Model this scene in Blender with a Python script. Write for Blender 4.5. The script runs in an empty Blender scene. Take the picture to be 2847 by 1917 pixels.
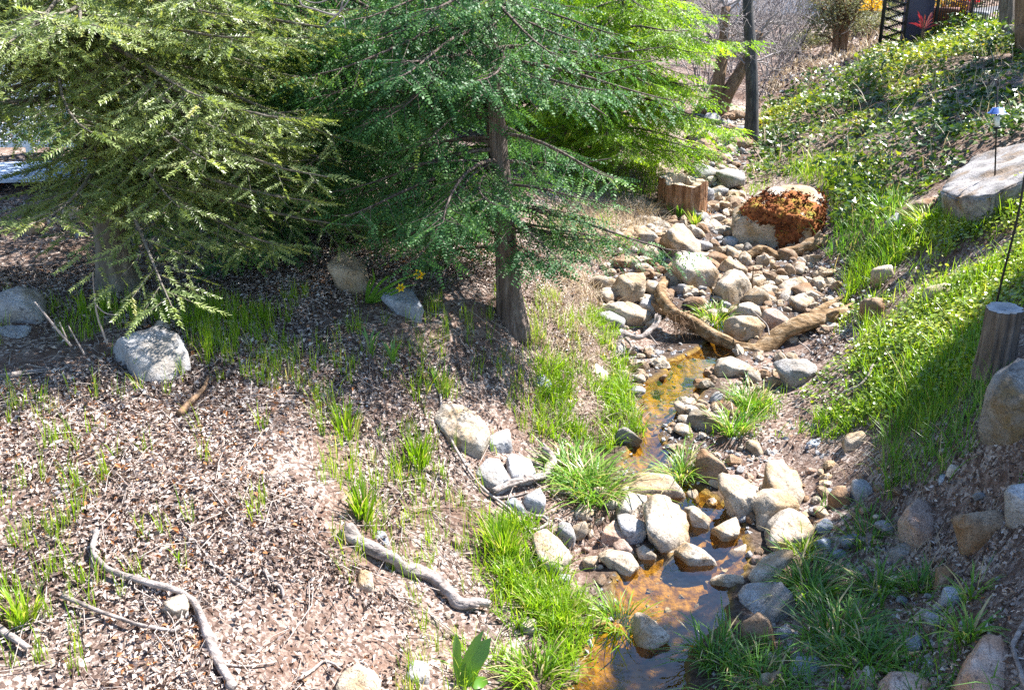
import bpy, bmesh, math, random
import numpy as np
from mathutils import Vector, Matrix

sc = bpy.context.scene
COL = sc.collection
rng = np.random.default_rng(11)
random.seed(11)

# ---------------------------------------------------------------- camera, sky, sun, exposure
CAMZ, PITCH, FPX, PW, PH = 4.2, math.radians(20.0), 2735.0, 2847.0, 1917.0
cam_d = bpy.data.cameras.new('camera')
cam = bpy.data.objects.new('camera', cam_d); COL.objects.link(cam)
cam.location = (0, 0, CAMZ); cam.rotation_euler = (math.radians(90) - PITCH, 0, 0)
cam_d.sensor_width = 36.0; cam_d.lens = 36.0 * FPX / PW
cam_d.clip_start = 0.05; cam_d.clip_end = 600.0
sc.camera = cam
SUN_AZ, SUN_EL = math.radians(58.0), math.radians(52.0)
SUN = np.array([math.sin(SUN_AZ) * math.cos(SUN_EL), math.cos(SUN_AZ) * math.cos(SUN_EL), math.sin(SUN_EL)])
world = bpy.data.worlds.new('World'); sc.world = world; world.use_nodes = True
wn = world.node_tree.nodes; wl_ = world.node_tree.links
sky = wn.new('ShaderNodeTexSky'); sky.sky_type = 'NISHITA'; sky.sun_disc = False
sky.sun_elevation = SUN_EL; sky.sun_rotation = SUN_AZ
sky.air_density = 1.0; sky.dust_density = 0.1; sky.ozone_density = 3.0
bgn = wn['Background']; wl_.new(sky.outputs[0], bgn.inputs[0]); bgn.inputs[1].default_value = 0.088
sun_d = bpy.data.lights.new('sun', 'SUN'); sun_d.energy = 5.0; sun_d.angle = math.radians(0.5)
sun_d.color = (1.0, 0.965, 0.92)
sun = bpy.data.objects.new('sun', sun_d); COL.objects.link(sun)
sun.rotation_euler = Vector(SUN).to_track_quat('Z', 'Y').to_euler(); sun.location = Vector(SUN * 40)
vs = sc.view_settings
vs.view_transform = 'Standard'; vs.look = 'None'; vs.gamma = 1.0; vs.use_curve_mapping = False; vs.exposure = 1.93
sc.render.engine = 'CYCLES'
sc.cycles.max_bounces = 7; sc.cycles.diffuse_bounces = 3; sc.cycles.glossy_bounces = 2
sc.cycles.transmission_bounces = 5; sc.cycles.transparent_max_bounces = 8
sc.cycles.use_denoising = False
sc.cycles.caustics_reflective = False; sc.cycles.caustics_refractive = False

# ---------------------------------------------------------------- projection
C0 = np.array([0, 0, CAMZ]); RGT = np.array([1.0, 0, 0])
FWD = np.array([0, math.cos(PITCH), -math.sin(PITCH)]); UPV = np.array([0, math.sin(PITCH), math.cos(PITCH)])
def ray(u, v):
    u = np.asarray(u, float); v = np.asarray(v, float)
    return RGT * ((u - PW / 2) / FPX)[..., None] + UPV * ((PH / 2 - v) / FPX)[..., None] + FWD
def at_z(u, v, z):
    d = ray(u, v); t = (z - CAMZ) / d[..., 2]
    return C0 + d * t[..., None]
def at_y(u, v, y):
    d = ray(u, v); return C0 + d * (y / d[..., 1])[..., None]
def at_depth(u, v, D): return C0 + ray(u, v) * D
def proj(P):
    q = P - C0; z = np.maximum(q @ FWD, 1e-3)
    return PW / 2 + FPX * (q @ RGT) / z, PH / 2 - FPX * (q @ UPV) / z
def inpoly(U, V, poly):
    p = np.array(poly, float); r = np.zeros(U.shape, bool); j = len(p) - 1
    for i in range(len(p)):
        a, b = p[i], p[j]
        c = ((a[1] > V) != (b[1] > V)) & (U < (b[0] - a[0]) * (V - a[1]) / (b[1] - a[1] + 1e-12) + a[0])
        r ^= c; j = i
    return r

# ---------------------------------------------------------------- noise
NT = rng.random((32, 32, 32))
def vnoise(P):
    P = np.asarray(P, float); i = np.floor(P).astype(int); f = P - i; f = f * f * (3 - 2 * f)
    x0, y0, z0 = (i % 32).T; x1, y1, z1 = ((i + 1) % 32).T; fx, fy, fz = f.T
    L = lambda a, b, t: a + (b - a) * t
    return L(L(L(NT[x0, y0, z0], NT[x1, y0, z0], fx), L(NT[x0, y1, z0], NT[x1, y1, z0], fx), fy),
             L(L(NT[x0, y0, z1], NT[x1, y0, z1], fx), L(NT[x0, y1, z1], NT[x1, y1, z1], fx), fy), fz) * 2 - 1
def fbm(P, o=3):
    P = np.asarray(P, float); r = 0; a = 1
    for k in range(o): r = r + a * vnoise(P * 2.03 ** k + 7.3 * k); a *= .5
    return r
sstep = lambda t: np.clip(t, 0, 1) ** 2 * (3 - 2 * np.clip(t, 0, 1))

# ---------------------------------------------------------------- materials
def nmat(name):
    m = bpy.data.materials.new(name); m.use_nodes = True
    nt = m.node_tree; b = nt.nodes['Principled BSDF']
    return m, nt, b
def N(nt, t, **kw):
    n = nt.nodes.new(t)
    for k, v in kw.items():
        if k in n.inputs.keys(): n.inputs[k].default_value = v
        else: setattr(n, k, v)
    return n
def ramp(nt, fac, stops):
    r = nt.nodes.new('ShaderNodeValToRGB'); e = r.color_ramp.elements
    while len(e) < len(stops): e.new(0.5)
    for i, (p, c) in enumerate(stops): e[i].position = p; e[i].color = (*c, 1)
    nt.links.new(fac, r.inputs[0]); return r
def coords(nt, scale=(1, 1, 1)):
    t = nt.nodes.new('ShaderNodeTexCoord'); mp = nt.nodes.new('ShaderNodeMapping'); mp.inputs['Scale'].default_value = scale
    nt.links.new(t.outputs['Object'], mp.inputs[0]); return mp.outputs[0]
def noise(nt, co, scale, detail=4, rough=.6):
    n = N(nt, 'ShaderNodeTexNoise'); n.inputs['Scale'].default_value = scale; n.inputs['Detail'].default_value = detail
    n.inputs['Roughness'].default_value = rough; nt.links.new(co, n.inputs['Vector']); return n.outputs['Fac']
def bump(nt, b, h, strength, dist=.02):
    n = N(nt, 'ShaderNodeBump'); n.inputs['Strength'].default_value = strength; n.inputs['Distance'].default_value = dist
    nt.links.new(h, n.inputs['Height']); nt.links.new(n.outputs[0], b.inputs['Normal'])
def mixc(nt, fac, a, b, mode='MIX'):
    n = N(nt, 'ShaderNodeMix', data_type='RGBA', blend_type=mode)
    if isinstance(fac, float): n.inputs[0].default_value = fac
    else: nt.links.new(fac, n.inputs[0])
    for s, x in ((n.inputs[6], a), (n.inputs[7], b)):
        if isinstance(x, tuple): s.default_value = (*x, 1)
        else: nt.links.new(x, s)
    return n.outputs[2]
def leafmat(name, stops, trans=.35, rough=.45, spec=.5, tint=(1.15, 1.1, .5)):
    m, nt, b = nmat(name)
    a = N(nt, 'ShaderNodeAttribute', attribute_name='rnd')
    r = ramp(nt, a.outputs['Fac'], stops)
    nt.links.new(r.outputs[0], b.inputs['Base Color']); b.inputs['Roughness'].default_value = rough
    b.inputs['Specular IOR Level'].default_value = spec
    if trans > 0:
        t = N(nt, 'ShaderNodeBsdfTranslucent'); c = mixc(nt, 1.0, r.outputs[0], tint, 'MULTIPLY')
        nt.links.new(c, t.inputs[0]); mx = N(nt, 'ShaderNodeMixShader'); mx.inputs[0].default_value = trans
        nt.links.new(b.outputs[0], mx.inputs[1]); nt.links.new(t.outputs[0], mx.inputs[2])
        nt.links.new(mx.outputs[0], nt.nodes['Material Output'].inputs[0])
    return m
def rockmat(name, dark, mid, light, patch, sc_=1.0, spec=.35):
    m, nt, b = nmat(name); co = coords(nt)
    oi = N(nt, 'ShaderNodeObjectInfo')
    add = N(nt, 'ShaderNodeVectorMath', operation='ADD'); nt.links.new(co, add.inputs[0])
    mul = N(nt, 'ShaderNodeMath', operation='MULTIPLY'); mul.inputs[1].default_value = 37.0
    nt.links.new(oi.outputs['Random'], mul.inputs[0]); nt.links.new(mul.outputs[0], add.inputs[1]); co = add.outputs[0]
    big = noise(nt, co, 3.2 * sc_, 5, .62); fine = noise(nt, co, 42 * sc_, 3, .7); speck = noise(nt, co, 130 * sc_, 2, .6)
    r1 = ramp(nt, big, [(.32, dark), (.5, mid), (.68, light)])
    r2 = ramp(nt, noise(nt, co, 2.6 * sc_, 5, .65), [(.48, (0, 0, 0)), (.62, (1, 1, 1))])
    c = mixc(nt, r2.outputs[0], r1.outputs[0], patch)
    rs = ramp(nt, speck, [(.36, (.45, .43, .42)), (.5, (1, 1, 1)), (.72, (1.15, 1.13, 1.1))])
    c = mixc(nt, .75, c, rs.outputs[0], 'MULTIPLY')
    rf = ramp(nt, fine, [(.3, (.62, .6, .58)), (.6, (1.05, 1.05, 1.05))]); c = mixc(nt, .6, c, rf.outputs[0], 'MULTIPLY')
    vo = N(nt, 'ShaderNodeTexVoronoi', feature='DISTANCE_TO_EDGE'); vo.inputs['Scale'].default_value = 5.5 * sc_
    dm = N(nt, 'ShaderNodeVectorMath', operation='MULTIPLY_ADD'); nt.links.new(N2 := noise(nt, co, 6 * sc_, 3, .6), dm.inputs[0]); dm.inputs[1].default_value = (.35, .35, .35); nt.links.new(co, dm.inputs[2]); nt.links.new(dm.outputs[0], vo.inputs['Vector'])
    cr = ramp(nt, vo.outputs['Distance'], [(.0, (.35, .32, .30)), (.035, (1, 1, 1))]); c = mixc(nt, .55, c, cr.outputs[0], 'MULTIPLY')
    li = ramp(nt, noise(nt, co, 17 * sc_, 4, .75), [(.58, (0, 0, 0)), (.66, (1, 1, 1))]); c = mixc(nt, li.outputs[0], c, tuple(x * .5 for x in dark))
    nt.links.new(c, b.inputs['Base Color']); b.inputs['Roughness'].default_value = .82; b.inputs['Specular IOR Level'].default_value = spec
    h = N(nt, 'ShaderNodeMath', operation='MULTIPLY_ADD'); h.inputs[1].default_value = .5
    nt.links.new(fine, h.inputs[0]); nt.links.new(big, h.inputs[2]); bump(nt, b, h.outputs[0], .8, .03)
    return m
def barkmat(name, dark, mid, light, stretch=(22, 22, 2.2), strength=.9, dist=.03):
    m, nt, b = nmat(name); co = coords(nt, stretch)
    n1 = noise(nt, co, 1.0, 6, .65); n2 = noise(nt, coords(nt), 3, 3, .5)
    r = ramp(nt, n1, [(.3, dark), (.5, mid), (.72, light)])
    r2 = ramp(nt, n2, [(.3, (.75, .72, .7)), (.7, (1.1, 1.08, 1.05))])
    nt.links.new(mixc(nt, .8, r.outputs[0], r2.outputs[0], 'MULTIPLY'), b.inputs['Base Color'])
    b.inputs['Roughness'].default_value = .9; b.inputs['Specular IOR Level'].default_value = .2
    bump(nt, b, n1, strength, dist); return m
def plainmat(name, c, rough=.6, metal=0.0, var=.15, scale=8):
    m, nt, b = nmat(name); n = noise(nt, coords(nt), scale, 4, .6)
    lo = tuple(x * (1 - var) for x in c); hi = tuple(min(1, x * (1 + var)) for x in c)
    nt.links.new(ramp(nt, n, [(.3, lo), (.7, hi)]).outputs[0], b.inputs['Base Color'])
    b.inputs['Roughness'].default_value = rough; b.inputs['Metallic'].default_value = metal; return m

M = {}
M['pale'] = rockmat('pale_granite', (.29, .24, .18), (.46, .40, .33), (.59, .54, .47), (.34, .235, .13))
M['tan'] = rockmat('tan_sandstone', (.30, .23, .16), (.45, .37, .28), (.56, .49, .40), (.36, .25, .14))
M['grey'] = rockmat('grey_stone', (.24, .24, .25), (.37, .37, .38), (.48, .48, .49), (.30, .27, .24))
M['blue'] = rockmat('blue_grey_stone', (.22, .26, .32), (.34, .38, .44), (.45, .49, .54), (.26, .27, .29))
M['pink'] = rockmat('pinkish_stone', (.32, .22, .17), (.44, .33, .27), (.52, .42, .36), (.46, .26, .16))
M['brown'] = rockmat('brown_stone', (.17, .11, .07), (.29, .20, .13), (.38, .29, .21), (.24, .13, .06))
M['edge'] = rockmat('brown_grey_boulder', (.13, .115, .10), (.23, .21, .19), (.33, .31, .28), (.17, .12, .06))
M['slab'] = rockmat('weathered_slab', (.14, .13, .125), (.28, .265, .26), (.42, .40, .395), (.22, .16, .11))
M['dark'] = rockmat('dark_wet_stone', (.10, .09, .08), (.19, .17, .15), (.30, .27, .24), (.17, .12, .06), spec=.6)
M['moss'] = leafmat('rust_moss', [(0, (.07, .026, .012)), (.3, (.17, .06, .027)), (.55, (.27, .10, .042)), (.75, (.24, .13, .033)), (.9, (.24, .18, .03)), (1, (.2, .2, .05))], 0.0, .95, .05)
M['gmoss'] = leafmat('green_moss', [(0, (.07, .06, .012)), (.5, (.16, .13, .02)), (1, (.12, .14, .03))], 0.0, .95, .1)
M['litter'] = leafmat('leaf_litter', [(0, (.05, .03, .022)), (.25, (.14, .09, .07)), (.45, (.33, .255, .215)), (.7, (.52, .44, .385)), (.92, (.66, .60, .55)), (1, (.40, .18, .07))], .12, .5, .55, (1, .8, .5))
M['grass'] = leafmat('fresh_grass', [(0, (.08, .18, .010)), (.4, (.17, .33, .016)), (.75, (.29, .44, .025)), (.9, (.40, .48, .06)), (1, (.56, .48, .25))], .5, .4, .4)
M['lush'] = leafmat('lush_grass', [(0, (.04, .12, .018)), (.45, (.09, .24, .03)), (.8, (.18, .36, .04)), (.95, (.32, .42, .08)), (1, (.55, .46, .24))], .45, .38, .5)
M['straw'] = leafmat('dry_straw', [(0, (.30, .22, .14)), (.5, (.48, .38, .26)), (1, (.62, .54, .42))], .2, .6, .3, (1, .9, .6))
M['herb'] = leafmat('round_leaf_herb', [(0, (.09, .16, .013)), (.4, (.24, .34, .025)), (.75, (.42, .48, .045)), (1, (.54, .53, .12))], .4, .32, .8)
M['ivy'] = leafmat('ivy_leaf', [(0, (.025, .065, .012)), (.3, (.09, .16, .02)), (.62, (.21, .29, .028)), (.9, (.34, .37, .032)), (1, (.46, .38, .04))], .38, .36, .55)
M['fir'] = leafmat('fir_needle', [(0, (.09, .14, .04)), (.4, (.22, .29, .09)), (.75, (.36, .43, .15)), (1, (.48, .47, .18))], .42, .42, .55)
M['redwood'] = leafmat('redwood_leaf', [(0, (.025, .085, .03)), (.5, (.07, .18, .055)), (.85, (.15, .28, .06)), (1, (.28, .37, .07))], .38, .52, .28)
M['redwood_sun'] = leafmat('sunlit_redwood_leaf', [(0, (.09, .20, .018)), (.5, (.20, .36, .025)), (.85, (.34, .48, .03)), (1, (.48, .52, .05))], .6, .45, .35)  # redwood leaf again, with backlit sunshine put into the lighter ramp
M['oak'] = leafmat('oak_leaf', [(0, (.03, .07, .02)), (1, (.08, .13, .04))], .1, .4, .5)
M['scrub'] = leafmat('grey_scrub_leaf', [(0, (.12, .13, .08)), (.6, (.22, .24, .14)), (1, (.32, .32, .18))], .25, .6, .3)
M['daff'] = leafmat('daffodil_yellow', [(0, (.80, .50, .01)), (1, (.85, .66, .03))], .3, .5, .3, (1, .9, .3))
M['strap'] = leafmat('strap_leaf', [(0, (.05, .17, .02)), (1, (.16, .33, .04))], .35, .32, .6)
M['yflower'] = leafmat('yellow_blossom', [(0, (.7, .4, .01)), (1, (.85, .6, .05))], .3, .5, .3)
M['rflower'] = leafmat('red_blossom', [(0, (.45, .01, .02)), (1, (.75, .05, .06))], .3, .4, .4, (1, .5, .5))
M['pod'] = leafmat('pink_spear_leaf', [(0, (.22, .02, .03)), (.6, (.5, .05, .06)), (1, (.62, .25, .20))], .25, .35, .5, (1, .6, .6))
M['bark'] = barkmat('redwood_bark', (.05, .035, .03), (.15, .115, .10), (.27, .23, .21), (26, 26, 2.0), 1.0, .05)
M['firbark'] = barkmat('fir_bark', (.07, .06, .05), (.16, .14, .115), (.26, .24, .2), (14, 14, 6))
M['darkbark'] = barkmat('dark_smooth_bark', (.03, .03, .032), (.07, .068, .07), (.14, .135, .13), (20, 20, 5), .6)
M['brownbark'] = barkmat('brown_bark', (.09, .055, .03), (.20, .125, .075), (.30, .21, .14), (16, 16, 3))
M['log'] = barkmat('weathered_log', (.06, .035, .018), (.24, .155, .08), (.46, .37, .27), (7, 13, 13), 1.0, .05)
M['greylog'] = barkmat('bleached_branch', (.09, .075, .07), (.30, .26, .24), (.52, .46, .43), (9, 18, 18), 1.0, .04)
M['twig'] = barkmat('pale_twig', (.22, .18, .15), (.36, .31, .28), (.52, .47, .43), (20, 20, 20), .5)
M['greytwig'] = barkmat('grey_bare_twig', (.15, .125, .12), (.28, .25, .245), (.42, .39, .39), (20, 20, 20), .3)
M['redwoodwood'] = barkmat('red_brown_stump_wood', (.09, .038, .018), (.28, .145, .075), (.48, .33, .22), (17, 17, 2.6), 1.0, .06)
M['cut'] = barkmat('cut_wood_face', (.34, .24, .15), (.50, .40, .28), (.62, .54, .44), (12, 12, 12), .4)
M['postbark'] = barkmat('grey_post_bark', (.05, .04, .034), (.145, .12, .10), (.25, .215, .19), (22, 22, 2.6), 1.0, .04)
M['postcut'] = barkmat('grey_cut_top', (.26, .27, .28), (.38, .39, .41), (.48, .49, .5), (10, 10, 10), .3)
M['black'] = plainmat('black_metal', (.012, .012, .013), .4, .6)
M['navy'] = plainmat('navy_painted_panel', (.035, .035, .075), .5, 0, .12, 3)
M['white'] = plainmat('white_paint', (.72, .75, .80), .5, 0, .06, 5)
M['deck'] = plainmat('pale_blue_deck_board', (.34, .42, .56), .65, 0, .2, 9)
M['bluehat'] = plainmat('blue_metal', (.03, .09, .32), .4, .0)
M['clear'] = plainmat('frosted_tube', (.55, .6, .58), .2)
M['terra'] = plainmat('brown_planter_clay', (.20, .07, .045), .7)
M['greypot'] = plainmat('grey_planter', (.42, .42, .45), .7)
M['carwhite'] = plainmat('white_car_paint', (.75, .75, .76), .25, 0, .03)
M['glassdark'] = plainmat('dark_window_glass', (.03, .04, .05), .08, 0, .05)
M['taillight'] = plainmat('red_tail_lens', (.6, .02, .02), .25)
M['rubber'] = plainmat('black_rubber', (.02, .02, .02), .8)
M['rim'] = plainmat('alloy_rim', (.4, .4, .42), .35, .8)
M['asphalt'] = plainmat('asphalt', (.10, .10, .105), .9, 0, .2, 20)

# ---------------------------------------------------------------- mesh helpers
def mesh_np(name, V, Fs, mat, rnd=None, smooth=False):
    """V (n,3); Fs one array or a list of arrays of faces; rnd per face"""
    if not isinstance(Fs, list): Fs = [Fs]
    if Fs and not np.ndim(Fs[0]) == 2: Fs = [np.asarray(Fs)]
    Fs = [np.asarray(f, np.int32) for f in Fs if len(f)]
    me = bpy.data.meshes.new(name); V = np.asarray(V, np.float32)
    me.vertices.add(len(V)); me.vertices.foreach_set('co', V.ravel())
    nl = sum(f.size for f in Fs); nf = sum(len(f) for f in Fs)
    me.loops.add(nl); me.loops.foreach_set('vertex_index', np.concatenate([f.ravel() for f in Fs]))
    tot = np.concatenate([np.full(len(f), f.shape[1], np.int32) for f in Fs])
    st = np.concatenate([[0], np.cumsum(tot)[:-1]]).astype(np.int32)
    me.polygons.add(nf); me.polygons.foreach_set('loop_start', st)
    me.update(calc_edges=True)
    me.polygons.foreach_set('use_smooth', np.full(nf, smooth))
    if rnd is not None:
        a = me.attributes.new('rnd', 'FLOAT', 'FACE'); a.data.foreach_set('value', np.asarray(rnd, np.float32))
    if mat is not None: me.materials.append(M[mat] if isinstance(mat, str) else mat)
    me.validate() if False else None
    return me
def link(name, me, parent=None, label=None, cat=None, group=None, kind=None, loc=None):
    o = bpy.data.objects.new(name, me); COL.objects.link(o)
    if loc is not None: o.location = Vector(np.asarray(loc, float))
    if parent is not None: o.parent = parent
    if label: o['label'] = label
    if cat: o['category'] = cat
    if group: o['group'] = group
    if kind: o['kind'] = kind
    return o
def empty(name, loc, label, cat, group=None):
    return link(name, None, None, label, cat, group, None, loc)
def make(name, V, F, mat, base=(0, 0, 0), rnd=None, smooth=False, parent=None, **kw):
    """V in world space; the object's origin goes to base (or the parent's origin)"""
    b = np.asarray(base, float)
    me = mesh_np(name, np.asarray(V) - b, F, mat, rnd, smooth)
    return link(name, me, parent, loc=None if parent is not None else b, **kw)
def cat_mesh(parts):
    Vs, Fs, o = [], [], 0
    for V, F in parts: Vs.append(V); Fs.append(np.asarray(F) + o); o += len(V)
    return np.concatenate(Vs), np.concatenate(Fs)
def instantiate(tV, tF, O, R, S):
    n, m = len(O), len(tV); S = np.asarray(S, float)
    if S.ndim == 1: S = S[:, None].repeat(3, 1)
    V = np.einsum('nij,nmj->nmi', R, tV[None] * S[:, None, :]) + O[:, None, :]
    F = (tF[None] + (np.arange(n) * m)[:, None, None]).reshape(-1, tF.shape[1])
    return V.reshape(-1, 3), F
def frames(X, Zh, roll=None):
    """columns x,y,z: x along X, z near Zh"""
    X = X / np.linalg.norm(X, axis=1, keepdims=True)
    Y = np.cross(Zh, X); Y /= np.linalg.norm(Y, axis=1, keepdims=True) + 1e-9
    Z = np.cross(X, Y)
    if roll is not None:
        c, s = np.cos(roll)[:, None], np.sin(roll)[:, None]; Y, Z = Y * c + Z * s, Z * c - Y * s
    return np.stack([X, Y, Z], 2)
def rand_frames(n, tilt=.5, up=None):
    """leaf frames lying near the plane whose normal is up, tilted at random"""
    yaw = rng.random(n) * 2 * np.pi
    Zn = np.array([[0, 0, 1.0]]).repeat(n, 0) if up is None else up
    Zn = Zn + rng.normal(0, tilt, (n, 3)); Zn /= np.linalg.norm(Zn, axis=1, keepdims=True)
    X = np.stack([np.cos(yaw), np.sin(yaw), np.zeros(n)], 1); X -= Zn * (X * Zn).sum(1, keepdims=True)
    return frames(X + 1e-6, Zn)
def tube(pts, rad, k=8, ridge=0.0, seed=0, cap=True, jag=0.0):
    P = np.asarray(pts, float); n = len(P); r = np.broadcast_to(np.asarray(rad, float), (n,))
    T = np.gradient(P, axis=0); T /= np.linalg.norm(T, axis=1, keepdims=True) + 1e-9
    ref = np.array([0.31, 0.17, 1.0]) if abs(T[:, 2]).mean() < .8 else np.array([1.0, .2, 0])
    A = np.cross(T, ref); A /= np.linalg.norm(A, axis=1, keepdims=True); B = np.cross(T, A)
    th = np.arange(k) * 2 * np.pi / k
    ring = np.cos(th)[None, :, None] * A[:, None] + np.sin(th)[None, :, None] * B[:, None]
    rr = r[:, None].repeat(k, 1)
    if ridge > 0:
        q = np.stack([np.cos(th)[None].repeat(n, 0) * 2.2 + seed, np.sin(th)[None].repeat(n, 0) * 2.2, np.arange(n)[:, None].repeat(k, 1) * .11], 2).reshape(-1, 3)
        rr = rr * (1 + ridge * fbm(q, 3).reshape(n, k))
    V3 = P[:, None] + ring * rr[..., None]
    if jag > 0:
        jn_ = rng.normal(0, 1, (2, k)); V3[0] -= T[0] * (jn_[0] * jag * r[0])[:, None]; V3[-1] += T[-1] * (jn_[1] * jag * r[-1])[:, None]
    V = V3.reshape(-1, 3)
    i = np.arange(n - 1)[:, None] * k; j = np.arange(k)[None]; jn = (j + 1) % k
    F = np.stack([i + j, i + jn, i + k + jn, i + k + j], 2).reshape(-1, 4)
    if cap:
        V = np.concatenate([V, P[:1], P[-1:]]); c0, c1 = n * k, n * k + 1; jj = np.arange(k); jm = (jj + 1) % k
        caps = np.concatenate([np.stack([np.full(k, c0), jm, jj, jj], 1), np.stack([np.full(k, c1), (n - 1) * k + jj, (n - 1) * k + jm, (n - 1) * k + jm], 1)])
        return V, F, caps[:, :3]
    return V, F, np.zeros((0, 3), int)
def smooth_path(P, n):
    P = np.asarray(P, float); m = len(P)
    if m < 3: return P[0] + (P[-1] - P[0]) * np.linspace(0, 1, n)[:, None]
    E = np.concatenate([[2 * P[0] - P[1]], P, [2 * P[-1] - P[-2]]]); t = np.linspace(0, m - 1 - 1e-6, n); i = t.astype(int); f = (t - i)[:, None]
    a, b, c, d = E[i], E[i + 1], E[i + 2], E[i + 3]
    return .5 * (2 * b + (c - a) * f + (2 * a - 5 * b + 4 * c - d) * f ** 2 + (3 * b - a - 3 * c + d) * f ** 3)
def segs(P0, P1, R0, R1, k=3):
    P0, P1 = np.asarray(P0), np.asarray(P1); n = len(P0)
    T = P1 - P0; T /= np.linalg.norm(T, axis=1, keepdims=True) + 1e-9
    A = np.cross(T, np.array([.3, .5, .81])); A /= np.linalg.norm(A, axis=1, keepdims=True) + 1e-9; B = np.cross(T, A)
    th = np.arange(k) * 2 * np.pi / k
    ring = np.cos(th)[None, :, None] * A[:, None] + np.sin(th)[None, :, None] * B[:, None]
    V = np.concatenate([P0[:, None] + ring * np.asarray(R0)[:, None, None], P1[:, None] + ring * np.asarray(R1)[:, None, None]], 1)
    j = np.arange(k); f = np.stack([j, (j + 1) % k, (j + 1) % k + k, j + k], 1)
    F = (f[None] + (np.arange(n) * 2 * k)[:, None, None]).reshape(-1, 4)
    return V.reshape(-1, 3), F
BOXV = np.array([[x, y, z] for x in (-.5, .5) for y in (-.5, .5) for z in (-.5, .5)])
BOXF = np.array([[0, 1, 3, 2], [4, 6, 7, 5], [0, 4, 5, 1], [2, 3, 7, 6], [0, 2, 6, 4], [1, 5, 7, 3]])
def box(c, size, R=None):
    V = BOXV * np.asarray(size); V = V if R is None else V @ np.asarray(R).T
    return V + np.asarray(c), BOXF.copy()
def bar(p, q, w, t, up=(0, 0, 1)):
    p, q = np.asarray(p, float), np.asarray(q, float); L = np.linalg.norm(q - p)
    R = frames((q - p)[None], np.asarray(up, float)[None])[0]
    return box((p + q) / 2, (L, w, t), R)

# ---------------------------------------------------------------- terrain: heights known at places seen in the photograph
ctrl = np.array([
 (0,1917,.9),(350,1917,.78),(700,1917,.6),(1000,1917,.36),(1200,1917,.2),(1380,1900,.1),
 (0,1500,1.15),(300,1500,1.08),(600,1500,.95),(850,1500,.8),(1050,1500,.6),(1250,1550,.3),(1450,1600,.13),
 (0,1100,1.4),(300,1100,1.36),(600,1100,1.3),(850,1100,1.2),(1050,1120,1.05),(1250,1150,.8),(1400,1250,.5),(1500,1100,.62),(1560,1250,.33),(1640,1050,.42),
 (0,800,1.55),(500,800,1.5),(850,800,1.47),(1050,850,1.38),(1250,900,1.28),(1420,905,1.14),(1530,860,1.06),(1610,870,.68),(1680,900,.5),
 (0,600,1.66),(400,620,1.62),(900,650,1.57),(1250,650,1.4),(1450,680,1.2),(1580,700,1.0),(1660,760,.78),(1700,560,1.15),(1800,500,1.28),(1500,560,1.4),
 (150,530,1.78),(500,480,1.85),(1000,480,1.8),(1400,450,1.7),(1750,420,1.5),
 (2100,1850,.06),(2250,1750,.12),(2500,1800,.33),(2800,1850,.72),(2847,1500,.95),(2650,1500,.55),(2400,1550,.2),(2280,1450,.2),
 (2350,1330,.3),(2450,1230,.52),(2600,1130,.92),(2847,1200,1.3),(2250,1130,.4),(2340,960,.6),(2480,870,.92),(2740,1050,1.25),(2847,820,1.62),
 (2650,720,1.42),(2400,720,.95),(2330,640,1.05),(2500,600,1.5),(2640,560,1.72),(2847,520,2.12),
 (2250,480,1.32),(2110,460,1.25),(2500,360,2.1),(2300,310,1.85),(2150,300,1.65),(2450,220,2.5),(2650,160,2.8),(2847,230,2.75),(2480,130,2.86),
 (1960,730,.74),(1980,610,.94),(1990,520,1.1),(1985,440,1.3),(1990,370,1.5),(1960,300,1.75),(2060,260,1.9),(1800,330,1.75),
 (2200,240,2.05),(2150,180,2.25),(2250,150,2.45),(2340,90,2.95),(2420,90,3.0),(2220,105,2.75),(2050,150,2.45),(1900,150,2.5),
], float)
cw = at_z(ctrl[:, 0], ctrl[:, 1], ctrl[:, 2])
extra = np.array([(-3,2.5,1.15),(-6,3,1.4),(0,3.2,.35),(1.2,3.5,0),(3,3,.35),(6,4,1.2),(8,7,1.9),(9,11,2.7),(-7,7,1.6),(-9,10,1.75),(-9,14,1.9),(-4,17,1.95),(-14,22,2.2),(-5,25,2.3),
 (-16,5,1.8),(14,8,2.9),(14,16,3.2),(17,25,3.4),(12,25,3.0),(0,33,2.6),(-12,38,3.2),(20,38,3.4),(8,42,2.75),(14,45,2.7),(2,45,2.7),(24,50,3.4),(-14,55,6),(5,62,6.5),(20,65,7),(-30,45,6),(36,45,6),(-30,15,2.5),(36,15,4.0),(0,90,11),(40,90,12),(-40,90,12)], float)
CP = np.concatenate([cw, extra])
def tps_fit(P, lam=.02):
    n = len(P); d = np.linalg.norm(P[:, None, :2] - P[None, :, :2], axis=2); K = np.where(d > 0, d * d * np.log(d + 1e-12), 0)
    w = 1 + (P[:, 1] / 9) ** 2
    A = np.zeros((n + 3, n + 3)); A[:n, :n] = K + lam * np.diag(w); Q = np.c_[np.ones(n), P[:, :2]]; A[:n, n:] = Q; A[n:, :n] = Q.T
    return np.linalg.solve(A, np.r_[P[:, 2], 0, 0, 0])
TW = tps_fit(CP)
def tps(xy):
    out = np.empty(len(xy))
    for s in range(0, len(xy), 20000):
        q = xy[s:s + 20000]; d = np.linalg.norm(q[:, None] - CP[None, :, :2], axis=2); K = np.where(d > 0, d * d * np.log(d + 1e-12), 0)
        out[s:s + 20000] = K @ TW[:-3] + TW[-3] + q @ TW[-2:]
    return out
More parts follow.
